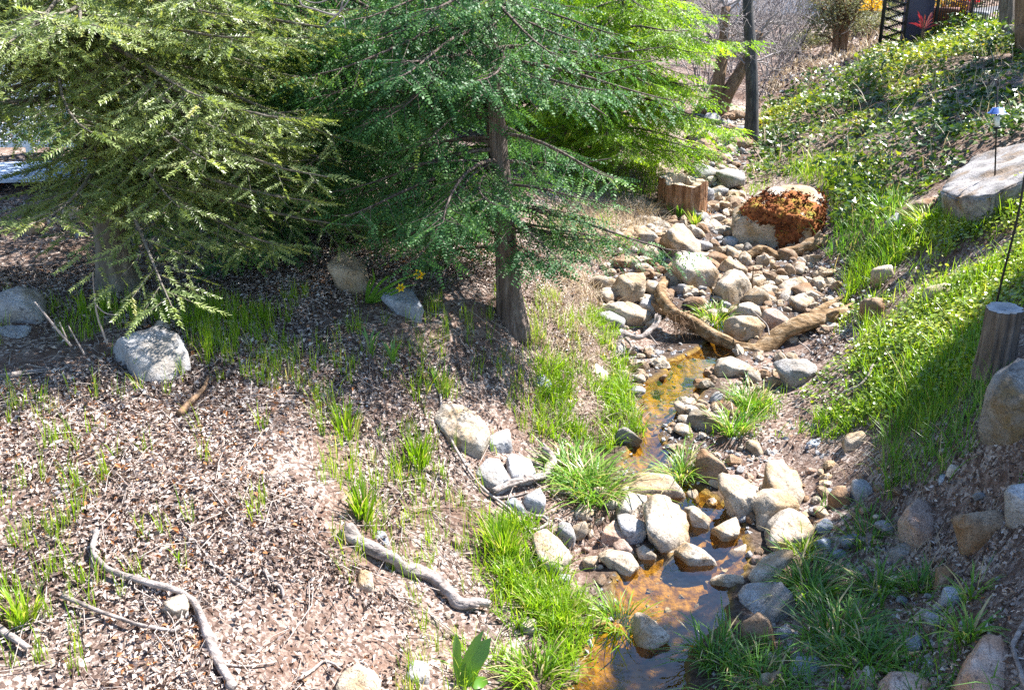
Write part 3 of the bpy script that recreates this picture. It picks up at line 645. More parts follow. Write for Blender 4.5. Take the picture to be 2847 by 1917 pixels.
ROCKS = [
 # label, outline, material, ridge, sharpness, thickness, lean
 ('big rounded pale boulder with lit face beside the amber pool', [(1795,1424),(1810,1386),(1846,1375),(1891,1389),(1912,1424),(1921,1460),(1905,1498),(1881,1519),(1846,1530),(1817,1512),(1803,1474)], 'pale', -.75, 9, .9, .3),
 ('long flat-topped tan rock lying behind the big rounded pale boulder', [(1744,1372),(1751,1323),(1796,1316),(1863,1326),(1881,1347),(1905,1386),(1874,1382),(1796,1382)], 'tan', -.1, 18, 1.2, .2),
 ('pale wedge rock left of the big rounded pale boulder', [(1716,1417),(1740,1386),(1751,1375),(1800,1386),(1793,1431),(1772,1435)], 'pale', -.2, 20, 1.1, .1),
 ('round pinkish cobble left of the amber pool', [(1670,1509),(1681,1470),(1709,1449),(1730,1460),(1740,1488),(1719,1509),(1691,1519)], 'pink', 0, 7, 1, .2),
 ('half shaded grey cobble tucked against the big rounded pale boulder', [(1716,1438),(1754,1431),(1789,1453),(1796,1481),(1768,1516),(1751,1516)], 'grey', .1, 9, 1, .2),
 ('sharp edged tan rock at the left rim of the amber pool', [(1670,1554),(1702,1537),(1740,1544),(1779,1565),(1747,1596),(1705,1586)], 'tan', .1, 24, 1, .1),
 ('small faceted stone between the pinkish cobble and the amber pool', [(1705,1516),(1733,1502),(1754,1523),(1747,1544),(1716,1540)], 'pink', .1, 18, 1, .1),
 ('small speckled pale stone touching the water under the pale boulder', [(1772,1526),(1789,1516),(1821,1540),(1807,1558),(1775,1551)], 'pale', .1, 14, 1, 0),
 ('upright brown rock beside the drooping grass in mid creek', [(1935,1316),(1937,1270),(1951,1253),(1989,1274),(2010,1316),(1989,1347),(1954,1351)], 'brown', .75, 14, .8, -.1),
 ('leaning smooth boulder with shaded lower left face in mid creek', [(2000,1351),(2014,1326),(2066,1325),(2098,1351),(2105,1396),(2102,1453),(2042,1424),(2021,1396)], 'tan', .15, 13, .9, .35),
 ('largest blocky pale boulder right of the amber pool', [(2119,1400),(2126,1355),(2140,1291),(2175,1284),(2221,1284),(2238,1316),(2238,1375),(2214,1410),(2150,1420)], 'pale', -.35, 22, 1, .4),
 ('pitted tan boulder leaning under the largest blocky boulder', [(2102,1412),(2119,1372),(2170,1366),(2214,1392),(2214,1412),(2175,1446),(2126,1474),(2105,1460)], 'tan', .35, 20, .9, .1),
 ('white rounded boulder right of the pool in front of the blocky boulder', [(2130,1502),(2147,1460),(2203,1424),(2245,1435),(2259,1463),(2252,1498),(2214,1523),(2161,1530)], 'pale', -.2, 9, 1, .2),
 ('pale wedge stone rising from the dark water', [(1982,1470),(2045,1439),(2056,1460),(2035,1505),(2010,1498)], 'pale', -.2, 18, .9, .2),
 ('flat oval pale stone in the middle of the amber pool', [(1881,1533),(1905,1512),(1968,1540),(1989,1558),(1972,1568),(1916,1568)], 'pale', -.2, 9, 1, .1),
 ('long low pale stone lying across the right of the pool', [(1979,1614),(2021,1596),(2066,1600),(2070,1617),(2024,1631),(1982,1631)], 'pale', .2, 12, 1, .1),
 ('flat pale slab at the edge of the shaded grass by the pool', [(2066,1610),(2119,1558),(2193,1533),(2193,1554),(2137,1610),(2098,1628)], 'pale', .0, 18, .8, .1),
 ('large shaded blue grey boulder at the right rim of the pool', [(2066,1656),(2109,1624),(2168,1621),(2190,1650),(2214,1705),(2196,1726),(2133,1723),(2084,1691)], 'grey', -.4, 16, 1, 0),
 ('shaded brown round boulder below the large blue grey boulder', [(2064,1730),(2101,1710),(2146,1734),(2150,1783),(2105,1812),(2072,1779)], 'brown', .2, 8, 1, 0),
 ('rough speckled stone in the water behind the pale wedge stone', [(1909,1417),(1937,1410),(1972,1442),(1961,1463),(1926,1456)], 'pale', .1, 16, 1, .1),
 ('lone pale stone with shaded left face standing in the lower water', [(1762,1754),(1782,1718),(1815,1726),(1856,1763),(1840,1779),(1782,1801)], 'pale', .1, 16, 1, .2),
 ('large white boulder half sunk in the leaf covered left bank', [(1215,1170),(1232,1121),(1293,1126),(1329,1162),(1354,1203),(1342,1228),(1313,1264),(1276,1260),(1244,1211)], 'pale', -.45, 16, .9, .25),
 ('grey angular rock right of the white boulder on the left bank', [(1350,1232),(1383,1203),(1415,1195),(1423,1232),(1411,1268),(1383,1264)], 'grey', .1, 20, 1, .1),
 ('speckled grey boulder left of the forked snag', [(1317,1310),(1358,1287),(1391,1293),(1423,1354),(1391,1367),(1354,1363),(1330,1338)], 'grey', -.3, 11, 1, .2),
 ('grey block upright behind the forked snag', [(1407,1285),(1423,1262),(1476,1277),(1485,1318),(1460,1350),(1432,1350)], 'grey', -.3, 18, 1, .2),
 ('blue grey rock under the snag on its left', [(1399,1399),(1432,1387),(1460,1416),(1448,1428),(1411,1424)], 'blue', .2, 14, 1, .1),
 ('narrow grey rock under the snag on its right', [(1452,1383),(1501,1359),(1513,1383),(1501,1428),(1472,1428)], 'grey', .2, 18, 1, .1),
 ('egg shaped boulder with shaded foot below the snag', [(1480,1505),(1493,1489),(1529,1477),(1570,1514),(1587,1554),(1582,1579),(1538,1603),(1521,1559)], 'pale', -.3, 10, .9, .3),
 ('shaded square rock behind the egg shaped boulder', [(1550,1489),(1554,1452),(1587,1457),(1599,1493),(1587,1526),(1570,1505)], 'grey', .3, 16, 1, 0),
 ('small dull stone at the foot of the egg shaped boulder', [(1538,1620),(1562,1595),(1587,1599),(1578,1624)], 'grey', .3, 12, 1, 0),
 ('white blue stone standing beside the thick bleached log', [(1032,1497),(1040,1469),(1060,1477),(1081,1505),(1072,1522),(1044,1514)], 'blue', -.3, 12, .8, .2),
 ('tan half buried stone below the thick bleached log', [(995,1599),(1007,1571),(1032,1591),(1040,1636),(1023,1652),(1003,1636)], 'tan', -.3, 9, .8, .2),
 ('rounded tan boulder cut by the bottom edge on the left bank', [(945,1886),(985,1862),(1023,1876),(1048,1920),(990,1950),(940,1940)], 'tan', -.2, 9, 1, .1),
 ('grey stone striped by a twig shadow at the bottom of the left bank', [(1134,1865),(1142,1844),(1174,1840),(1191,1865),(1191,1893),(1162,1901),(1138,1889)], 'grey', -.3, 13, 1, .1),
 ('small pale stone below the right end of the thick bleached log', [(1183,1730),(1199,1710),(1219,1722),(1215,1742)], 'pale', .1, 10, 1, 0),
 ('bleached stone buried in bright grass on the left of the lower creek', [(1444,1734),(1472,1718),(1497,1730),(1489,1758),(1456,1763)], 'pale', -.2, 12, 1, .1),
 ('white lump of rock in bright grass above the upper pool', [(1631,1030),(1640,1014),(1664,1013),(1693,1040),(1676,1062),(1645,1050)], 'pale', -.3, 10, 1, .1),
 ('grey egg stone perched at the rim of the left bank', [(1476,1081),(1480,1044),(1509,1036),(1529,1060),(1529,1093),(1505,1097)], 'blue', 0, 9, 1, .3),
 ('wide flat pale grey boulder embedded in the upper left bank', [(269,995),(286,966),(355,926),(424,897),(473,917),(498,954),(526,1044),(449,1056),(367,1060),(310,1020)], 'grey', -.85, 20, .7, 0),
 ('grey boulder cut by the left edge of the picture', [(-40,885),(-20,824),(49,799),(94,803),(114,868),(110,901),(24,905)], 'grey', .2, 12, 1, 0),
 ('low blue slab in front of the left edge boulder', [(-30,934),(24,905),(73,901),(69,926),(41,942)], 'blue', .2, 14, 1, 0),
 ('yellow tan boulder left of the daffodils', [(926,762),(934,713),(966,703),(1003,734),(1028,803),(1019,820),(975,824),(950,803)], 'tan', .1, 12, .9, .1),
 ('shaded grey boulder under the redwood boughs right of the daffodils', [(1060,828),(1085,803),(1146,811),(1170,860),(1162,877),(1125,881)], 'blue', .0, 12, .9, 0),
 ('small pale stone sticking out of the bare bank below the redwood', [(1432,985),(1460,979),(1485,1020),(1476,1028),(1456,1020)], 'pale', -.2, 12, .8, .1),
 ('tall white boulder just below the cut stump', [(1849,674),(1853,650),(1877,625),(1912,622),(1933,646),(1947,674),(1944,699),(1909,727),(1888,710)], 'pale', -.1, 14, .9, .3),
 ('large split pale boulder in the middle of the rocky bed', [(1870,755),(1881,724),(1898,703),(1937,703),(1972,727),(1989,762),(1972,801),(1940,804),(1898,790)], 'pale', .0, 12, 1, .35),
 ('domed boulder with brown front standing in the rocky bed', [(1993,801),(2007,773),(2038,752),(2066,759),(2084,787),(2088,829),(2080,843),(2021,843),(1996,825)], 'tan', .35, 12, 1, .25),
 ('square brown faced boulder on the left of the rocky bed', [(1705,801),(1716,773),(1740,762),(1789,759),(1793,801),(1775,850),(1740,846),(1709,843)], 'tan', .35, 22, 1, .2),
 ('flat topped block just above the arched creek log', [(2028,934),(2031,885),(2066,881),(2102,885),(2123,906),(2105,934),(2052,941)], 'tan', .3, 20, 1, .1),
 ('rounded pale stone behind the flat topped block', [(2045,875),(2059,850),(2091,843),(2123,860),(2123,881),(2084,887)], 'pale', .2, 9, 1, .1),
 ('pinkish rounded stone right of the flat topped block', [(2123,888),(2133,867),(2161,864),(2193,888),(2179,916),(2140,923)], 'pink', .2, 11, 1, .1),
 ('tan slab rock at the left end of the arched log', [(1663,875),(1681,850),(1733,843),(1775,867),(1779,892),(1726,899),(1684,892)], 'tan', .3, 20, 1, .1),
 ('grey round stone between the tan slab and the arched log', [(1779,846),(1796,829),(1817,836),(1828,860),(1810,878),(1786,864)], 'grey', .1, 9, 1, .2),
 ('brown wedge stone right of the split pale boulder', [(1965,713),(1989,699),(2017,710),(2014,734),(1986,741),(1968,731)], 'brown', .2, 14, 1, .1),
 ('pale stone with a brown front behind the domed boulder', [(2003,745),(2017,724),(2052,724),(2073,752),(2056,762),(2014,762)], 'tan', .2, 14, 1, .2),
 ('smooth dark round cobble left of the mossy boulder', [(2010,667),(2024,657),(2045,660),(2052,678),(2031,688),(2014,678)], 'grey', .3, 7, 1, 0),
 ('dark shaded cobble at the foot of the mossy boulder', [(2063,700),(2075,676),(2088,674),(2093,700),(2082,715),(2066,712)], 'dark', .4, 9, 1, 0),
 ('pale block right of the domed boulder', [(2091,776),(2098,762),(2130,766),(2137,780),(2116,804),(2095,797)], 'tan', .2, 18, 1, .1),
 ('tan angular stone in front of the pale block', [(2112,804),(2140,790),(2175,815),(2161,829),(2126,825)], 'tan', .3, 18, 1, .1),
 ('small cube shaped stone right of the pale block', [(2158,783),(2161,766),(2186,766),(2186,783),(2168,790)], 'pale', .2, 18, 1, .1),
 ('broad pale stone near the right bank of the rocky bed', [(2161,797),(2196,776),(2242,773),(2256,787),(2217,822),(2186,818)], 'pale', .2, 13, 1, .1),
 ('pointed brown stone near the right bank of the rocky bed', [(2179,755),(2193,731),(2210,759),(2196,769)], 'brown', .5, 16, 1, 0),
 ('low tan stone under the short upper log', [(2102,731),(2119,720),(2158,720),(2147,738),(2119,738)], 'tan', .2, 14, 1, 0),
 ('pale angular rock left of the tall white boulder', [(1761,660),(1768,629),(1796,629),(1824,660),(1817,674),(1782,678)], 'pale', .0, 18, 1, .2),
 ('brown pointed rock on the bank left of the tall white boulder', [(1719,682),(1737,664),(1754,692),(1744,703),(1724,700)], 'brown', .3, 18, 1, .1),
 ('pale topped rock above the square brown faced boulder', [(1730,741),(1737,713),(1772,710),(1779,731),(1758,748)], 'pale', .1, 18, 1, .1),
 ('white wedge rock just below the arched log', [(1987,1028),(2011,991),(2040,995),(2077,1011),(2093,1036),(2056,1044),(1995,1048)], 'pale', -.1, 20, 1, .2),
 ('angular pale rock below the right arm of the arched log', [(2158,1020),(2174,1003),(2244,1003),(2264,1015),(2264,1048),(2240,1073),(2207,1068),(2179,1048)], 'grey', .45, 22, 1, .1),
 ('dark grey pyramid rock in the grass below the upper pool', [(1905,1183),(1921,1150),(1946,1142),(2003,1179),(1987,1199),(1938,1199)], 'dark', .5, 14, 1, 0),
 ('dark pointed rock left of the dark grey pyramid rock', [(1712,1222),(1719,1196),(1738,1188),(1781,1225),(1757,1235),(1728,1232)], 'dark', .5, 16, 1, 0),
 ('brown squared block on the right bank above the arched log', [(2399,869),(2399,836),(2456,828),(2452,877),(2423,901)], 'brown', .8, 20, 1, 0),
 ('tan block half hidden in herbs on the right bank', [(2432,771),(2432,750),(2476,738),(2485,771),(2464,787)], 'tan', .7, 16, 1, 0),
 ('long pale slab stone with a dark side on the right bank', [(2497,734),(2501,709),(2570,664),(2599,669),(2590,688),(2534,722)], 'pale', .2, 16, 1, .2),
 ('tan faced stone in herbs left of the post stump', [(2570,836),(2583,799),(2627,791),(2632,815),(2607,860),(2574,860)], 'tan', .5, 14, 1, 0),
 ('tall purple grey boulder in the shaded right bank', [(2513,1452),(2542,1408),(2574,1375),(2599,1387),(2607,1461),(2595,1514),(2542,1506),(2521,1485)], 'pink', -.5, 11, .9, -.1),
 ('round brown cobble left of its grey twin on the shaded right bank', [(2309,1383),(2330,1355),(2362,1355),(2362,1395),(2338,1412),(2313,1404)], 'brown', .2, 7, 1, 0),
 ('round grey cobble beside its brown twin on the shaded right bank', [(2366,1375),(2374,1338),(2411,1334),(2423,1371),(2403,1395),(2374,1391)], 'grey', .2, 7, 1, 0),
 ('purple grey oval cobble right of the white rounded boulder', [(2264,1465),(2289,1444),(2313,1452),(2309,1477),(2281,1481)], 'blue', 0, 7, 1, 0),
 ('tan oval cobble above the purple grey oval cobble', [(2264,1416),(2289,1408),(2305,1432),(2285,1440)], 'tan', 0, 7, 1, 0),
 ('flat light blue stone at the top of the shaded grass', [(2272,1506),(2297,1493),(2317,1510),(2305,1526),(2276,1522)], 'blue', -.3, 12, .8, 0),
 ('small blue cobble right of the flat light blue stone', [(2313,1534),(2338,1526),(2362,1538),(2346,1554),(2321,1554)], 'blue', 0, 8, 1, 0),
 ('low grey boulder at the foot of the tall purple grey boulder', [(2476,1538),(2509,1514),(2566,1510),(2558,1538),(2501,1554)], 'grey', 0, 10, 1, 0),
 ('brown upright stone in the shaded right bank', [(2603,1632),(2607,1583),(2644,1579),(2648,1624),(2623,1640)], 'brown', .3, 10, 1, 0),
 ('pale blue stone below the brown upright stone', [(2623,1673),(2636,1636),(2672,1628),(2681,1669),(2652,1685)], 'blue', 0, 9, 1, 0),
 ('dull grey stone between grass clumps on the shaded right bank', [(2574,1734),(2583,1705),(2615,1710),(2627,1738),(2595,1746)], 'grey', 0, 9, 1, 0),
 ('huge pink tan boulder rising from the bottom right corner', [(2640,1950),(2697,1848),(2738,1795),(2795,1759),(2815,1779),(2822,1869),(2830,1960)], 'pink', -.5, 12, .9, -.1),
 ('grey blue boulder in the shaded grass at the bottom', [(2199,1869),(2223,1840),(2272,1840),(2301,1861),(2289,1881),(2240,1889)], 'blue', 0, 9, 1, 0),
 ('small purple stone right of the bottom grey blue boulder', [(2366,1881),(2387,1865),(2432,1873),(2432,1893),(2387,1901)], 'pink', 0, 9, 1, 0),
 ('pinkish boulder on the bottom edge of the shaded right bank', [(2464,1914),(2489,1885),(2550,1881),(2599,1905),(2591,1940),(2480,1945)], 'pink', 0, 9, 1, 0),
 ('brown stone at the bottom edge left of the grey blue boulder', [(2113,1910),(2142,1881),(2179,1865),(2183,1889),(2150,1922),(2117,1926)], 'brown', 0, 10, 1, 0),
 ('grey boulder on the right edge above the huge pink boulder', [(2803,1375),(2815,1355),(2876,1350),(2897,1440),(2848,1428),(2811,1400)], 'grey', 0, 12, 1, 0),
 ('pale blue flat pebble pair stone on the shaded right slope', [(2607,1338),(2623,1318),(2648,1318),(2640,1338)], 'blue', 0, 10, 1, 0),
 ('white pebble on the shaded right slope beside the pale blue one', [(2632,1310),(2648,1289),(2668,1293),(2656,1314)], 'pale', 0, 10, 1, 0),
 ('broad brown boulder half buried in the shaded right slope', [(2664,1457),(2697,1428),(2774,1420),(2799,1448),(2791,1481),(2734,1518),(2685,1497)], 'brown', .3, 10, .8, 0),
 ('tan brown boulder under the bent branch on the right bank', [(2347,1225),(2364,1204),(2395,1200),(2405,1222),(2389,1250),(2355,1252)], 'tan', .2, 9, 1, 0),
 ('light grey tilted plate rock below the right bank grass', [(2229,1245),(2252,1226),(2288,1214),(2294,1232),(2272,1247)], 'blue', -.3, 18, .8, 0),
 ('grey boulder below the big slab on the right bank', [(2463,630),(2474,611),(2501,589),(2515,607),(2492,647),(2474,656)], 'grey', .2, 11, 1, 0),
 ('brown topped rock wedged beside the big slab', [(2501,598),(2528,571),(2605,548),(2605,580),(2555,607),(2515,625)], 'brown', .4, 14, 1, 0),
 ('round stone perched in shade below the deck boards', [(178,590),(190,570),(215,565),(232,580),(228,605),(195,608)], 'tan', .2, 8, 1, 0),
 ('dull brown rock by the deck corner', [(60,640),(75,618),(110,615),(125,635),(100,655),(70,655)], 'brown', .2, 10, 1, 0),
 ('pale boulder lying behind the cut stump', [(1828,505),(1833,488),(1855,486),(1905,498),(1900,512),(1850,515)], 'pale', .2, 12, 1, .1),
 ('brown stone lying on the leaf litter behind the long bent branch', [(448,1697),(462,1672),(500,1662),(520,1690),(505,1715),(470,1720)], 'tan', .2, 12, 1, 0),
]
for lab, out, mt, rd, p, th, ln in ROCKS:
    big = np.ptp([q[0] for q in out]) > 85
    hero_rock('boulder' if big else 'stone', lab, out, mt, rd, p, th, ln, GR, 4 if np.ptp([q[0] for q in out]) > 62 else 3, 'boulder' if big else 'stone')
# stone on the flat boulder
hero_rock('stone', 'small brown stone perched on top of the wide flat grey boulder', [(420,917),(441,889),(469,901),(473,921),(445,925)], 'tan', .2, 16, .9, 0, GR, 3, 'stone')
# the mossy boulders and the big slab
o, inf = hero_rock('boulder', 'largest boulder in the rocky bed covered with rust red moss', [(2049,660),(2052,608),(2091,573),(2126,552),(2161,527),(2214,518),(2266,527),(2291,555),(2287,597),(2266,632),(2256,667),(2179,696),(2091,696)], 'tan', .0, 14, .9, .1, GR, 5, 'boulder', 3, .04)
moss_on(o, inf, MOSSF := (lambda Q: np.minimum(.40 - np.hypot((Q[:, 0] - .14) / 1.3, (Q[:, 1] - .13)), Q[:, 2] + .1) * 1.3), 'moss', .05, 5, 16)
Dm = rng.normal(0, 1, (16000, 3)); Dm /= np.linalg.norm(Dm, axis=1, keepdims=True); Vm = Dm * radial(Dm, inf['Nn'], inf['d'], inf['p'])[:, None]; mk_ = MOSSF(Vm / inf['sz']) + .34 * fbm(Vm / inf['sz'] * 5 + 5, 4); kk = (mk_ + rng.normal(0, .05, len(mk_)) > .0); Vm, Dm = Vm[kk], Dm[kk]
Pm = inf['cen'] + (Vm + Dm * .02) @ inf['R']; nm = len(Pm); Vx, Fx = leaf_mass(Pm, sp_size(nm, .025, .07), LEAF4, .6, Dm @ inf['R'])
make('moss_tufts', Vx, Fx, 'moss', inf['base'], np.clip(.42 + .5 * fbm(Pm * 6, 3) + rng.normal(0, .15, nm), 0, 1).repeat(4), False, o)['kind'] = 'stuff'
o, inf = hero_rock('boulder', 'grey boulder with olive moss cap at the right edge by the post stump', [(2758,1130),(2774,1081),(2815,1044),(2876,1007),(2940,1048),(2940,1191),(2848,1207),(2795,1187),(2762,1158)], 'edge', -.1, 12, .9, 0, GR, 4, 'boulder')
moss_on(o, inf, lambda Q: np.minimum(.27 - np.hypot(Q[:, 0] - .1, (Q[:, 1] - .38) * 1.4), Q[:, 2] + .2) * 1.5, 'gmoss', .02, 4)
# the flat slab: its sloping top outlined in the photograph, a front face of about a quarter metre
fl = G(2640, 583); A_ = fl + np.array([0, .02, .27]); B_ = G(2722, 427) + np.array([0, 0, .06]); C_ = G(2930, 500) + np.array([0, 0, .16]); nrm = np.cross(C_ - A_, B_ - A_); nrm /= np.linalg.norm(nrm)
sl = []
for u, v in ((2616, 530), (2630, 505), (2654, 477), (2690, 448), (2722, 427), (2780, 411), (2847, 396), (2960, 385), (2990, 440), (2900, 478), (2830, 508), (2766, 538), (2700, 552), (2650, 548)):
    d = ray(np.float64(u), np.float64(v)); sl.append(C0 + d * (((A_ - C0) @ nrm) / (d @ nrm)))
sl = np.array(sl); cs_ = sl.mean(0); bm = bmesh.new(); tops = [bm.verts.new(Vector(q - fl)) for q in sl]; bots = [bm.verts.new(Vector(q - fl + (cs_ - q) * .06 - np.array([0, 0, .42]))) for q in sl]; m_ = len(sl)
bm.faces.new(tops); bm.faces.new(bots[::-1])
for k in range(m_): bm.faces.new((tops[k], bots[k], bots[(k + 1) % m_], tops[(k + 1) % m_]))
bmesh.ops.recalc_face_normals(bm, faces=bm.faces); bmesh.ops.bevel(bm, geom=bm.edges[:], offset=.02, segments=2, affect='EDGES'); bmesh.ops.triangulate(bm, faces=bm.faces)
for _ in range(5):
    lg = [e for e in bm.edges if e.calc_length() > .09]
    if lg: bmesh.ops.subdivide_edges(bm, edges=lg, cuts=1); bmesh.ops.triangulate(bm, faces=bm.faces)
bm.normal_update(); co_ = np.array([v.co[:] for v in bm.verts]); nn = np.array([v.normal[:] for v in bm.verts]); dd_ = .035 * fbm(co_ * 3.5, 4) - .03 * np.maximum(0, .25 - np.abs(fbm(co_ * np.array([2.5, 6, 6]) + 4, 3)))
for v, d, q in zip(bm.verts, dd_, nn): v.co += Vector(q * d)
me = bpy.data.meshes.new('rock_slab'); bm.to_mesh(me); bm.free(); me.materials.append(M['slab']); me.polygons.foreach_set('use_smooth', np.full(len(me.polygons), True))
link('rock_slab', me, None, 'large flat pale rock slab under the feeder pole on the right bank', 'slab', None, None, fl)

# small stones: shared shapes, each its own object
SM = {}
def stone_meshes(mat, n=7, lv=3):
    if mat in SM: return SM[mat]
    D, F = ICO[lv]; out = []
    for i in range(n):
        k = rng.integers(9, 15); Nn = rng.normal(0, 1, (k, 3)); Nn /= np.linalg.norm(Nn, axis=1, keepdims=True); d = rng.uniform(.72, 1.1, k)
        Nn = np.concatenate([Nn, np.eye(3), -np.eye(3)]); d = np.concatenate([d, np.full(6, 1.05)])
        V = D * radial(D, Nn, d, rng.choice([14, 22, 34]))[:, None]; V += D * (.09 * fbm(V * 2.4 + i * 5, 4))[:, None]; V *= np.array([1, rng.uniform(.65, .95), rng.uniform(.45, .75)])
        me = mesh_np('stone', V * .5, F, mat, None, True); out.append(me)
    SM[mat] = out; return out
taken = [np.array(r[1], float) for r in ROCKS]
LM = [((1902, 560), 'hollow cut stump'), ((2088, 395), 'slim dark trunk'), ((1985, 318), 'leaning brown forked trunk'), ((2170, 610), 'rust red mossy boulder'), ((1848, 800), 'left end of the arched log'), ((2340, 870), 'right end of the arched log'), ((2180, 700), 'short bent brown log'), ((1980, 930), 'middle of the arched log'), ((1770, 940), 'pale driftwood root'), ((1990, 420), 'bend of the upper creek bed'), ((2040, 480), 'gap between stump and mossy boulder'), ((1150, 1600), 'thick bleached log'), ((1840, 1110), 'shallow upper pool'), ((1725, 1740), 'grass clump standing in the amber pool')]
HC = np.array([t.mean(0) for t in taken] + [q[0] for q in LM]); HL = [r[0] for r in ROCKS] + [q[1] for q in LM]
SEEN = {}
def stone_label(p, s, mat, where):
    u, v = proj(np.array([p])); k = np.hypot(HC[:, 0] - u[0], (HC[:, 1] - v[0]) * 1.5).argmin(); du, dv = u[0] - HC[k, 0], v[0] - HC[k, 1]
    side = ('right of' if du > 0 else 'left of') if abs(du) > abs(dv) else ('in front of' if dv > 0 else 'behind')
    col = {'pale': 'pale', 'grey': 'grey', 'tan': 'tan', 'pink': 'pinkish', 'blue': 'blue grey', 'brown': 'brown'}[mat]
    size = 'tiny' if s < .05 else 'small' if s < .1 else 'fist sized' if s < .15 else 'medium' if s < .21 else 'large' if s < .29 else 'broad'
    w = HL[k].split(); room = 16 - len(f'{size} {col} stone {side} the'.split())
    if len(w) > room:
        w = w[:room]
        while w[-1] in ('of', 'the', 'in', 'on', 'at', 'by', 'with', 'and', 'a', 'an', 'its', 'to', 'under', 'beside', 'from', 'left', 'right', 'below', 'above', 'behind', 'front', 'between', 'its', 'dark', 'shaded', 'brown', 'pale', 'rocky', 'amber', 'lower', 'left', 'rust'): w.pop()
    base_ = f'{size} {col} stone {side} the ' + ' '.join(w)
    return base_
def small_stones(poly, n, lo, hi, mats, label, group, sink=.25, avoid=True, powr=2.0):
    P = scatter(poly, 60); rng.shuffle(P)
    u, v = proj(P); ok = np.ones(len(P), bool)
    if avoid:
        for t in taken: ok &= ~inpoly(u, v, t)
    P = P[ok]; placed = []
    for p in P:
        if len(placed) >= n: break
        s = lo + (hi - lo) * rng.random() ** powr
        if any(np.hypot(*(p[:2] - q[:2])) < .4 * (s + q[3]) for q in placed[-120:]): continue
        placed.append((*p, s)); mt = random.choice(mats); me = random.choice(stone_meshes(mt))
        o = link('stone', me, None, stone_label(p, s, mt, label), 'stone', 'loose stones of the creek and banks', None, (p[0], p[1], p[2] + s * (.25 - sink * .5)))
        o.rotation_euler = (rng.normal(0, .35), rng.normal(0, .35), rng.random() * 6.28); o.scale = (s, s, s)
small_stones([(1930,320),(2020,310),(2075,330),(2080,400),(2055,470),(2040,540),(1930,560),(1900,500),(1925,430)], 46, .14, .55, ['pale','grey','grey','tan','brown'], 'small loose stone in the narrow upper creek bed beyond the cut stump', 'stones of the upper creek bed')
small_stones([(1840,620),(1980,560),(2060,560),(2050,690),(2240,700),(2300,760),(2330,840),(2200,860),(2120,950),(2000,950),(1850,880),(1690,920),(1660,830),(1700,700)], 66, .10, .38, ['pale','tan','grey','brown','tan'], 'small stone packed between boulders in the rocky bed above the arched log', 'stones of the rocky bed')
small_stones([(1700,960),(1800,950),(1930,960),(2120,990),(2240,1000),(2300,1060),(2150,1120),(2000,1160),(1960,1240),(1830,1220),(1760,1180),(1730,1050)], 40, .05, .22, ['pale','tan','grey','brown'], 'small stone lying around the shallow pool below the arched log', 'stones around the upper pool')
small_stones([(1620,1330),(1780,1300),(1900,1230),(2020,1250),(2130,1240),(2320,1300),(2330,1440),(2250,1560),(2080,1660),(1960,1700),(1880,1560),(1830,1620),(1640,1620),(1600,1500)], 38, .045, .19, ['pale','grey','tan','pink','brown'], 'small stone at the edge of the amber pool among the large boulders', 'stones around the amber pool')
small_stones([(2250,1330),(2480,1330),(2520,1500),(2450,1600),(2600,1700),(2560,1917),(2000,1917),(2060,1800),(2200,1750),(2250,1560)], 26, .04, .15, ['grey','blue','brown','pink'], 'small dull stone in the shaded ground of the lower right', 'stones in the shade')
small_stones([(960,1380),(1300,1400),(1480,1560),(1500,1700),(1420,1900),(1100,1900),(1000,1720),(1100,1600)], 14, .03, .10, ['pale','tan','pink'], 'small pale pebble scattered on the lower left bank', 'pebbles on the left bank')
small_stones([(2400,1180),(2560,1230),(2760,1250),(2840,1600),(2700,1700),(2560,1560),(2480,1380)], 7, .04, .12, ['grey','brown'], 'small stone among dry leaves on the shaded right slope', 'stones on the right slope')
small_stones([(0,560),(300,540),(420,620),(300,720),(60,740),(-100,640)], 6, .05, .2, ['brown','grey'], 'dull rock on the dark soil between the fir and the deck', 'rocks by the deck')
small_stones([(1640,640),(1700,600),(1760,640),(1720,720),(1660,760),(1600,700)], 6, .06, .18, ['tan','brown','pale'], 'small stone in the dry grass left of the rocky bed', 'stones left of the rocky bed')
# angular rubble between the larger stones, past counting
P = np.concatenate([scatter([(1700,640),(1930,560),(2060,560),(2060,690),(2240,700),(2340,780),(2330,930),(2120,960),(1850,890),(1690,930),(1650,830)], 75), scatter([(1930,300),(2075,300),(2085,400),(2050,560),(1900,560)], 40),
    scatter([(1720,970),(2100,980),(2260,1010),(2150,1130),(2000,1200),(1960,1290),(1780,1240),(1740,1100)], 60, fn=lambda P: (creek_dist(P[:, :2])[0] > -.05)), scatter([(1640,1330),(1800,1330),(1980,1260),(2320,1290),(2420,1330),(2330,1500),(2130,1560),(1880,1520),(1700,1620),(1600,1520)], 75, fn=lambda P: (creek_dist(P[:, :2])[0] > 0)),
    scatter([(2080,1700),(2350,1400),(2560,1450),(2600,1700),(2550,1990),(2000,1990)], 30)])
n = len(P); sz = (.05 + .15 * rng.random(n) ** 1.7) * np.clip(P[:, 1] / 9, .7, 1.6); D2, F2_ = ICO[2]; variants = []
for i in range(6):
    Nn = rng.normal(0, 1, (13, 3)); Nn /= np.linalg.norm(Nn, axis=1, keepdims=True); variants.append((D2 * np.minimum(radial(D2, Nn, rng.uniform(.6, 1.1, 13), 30), 1.25)[:, None]) * np.array([.5, .42, .33]))
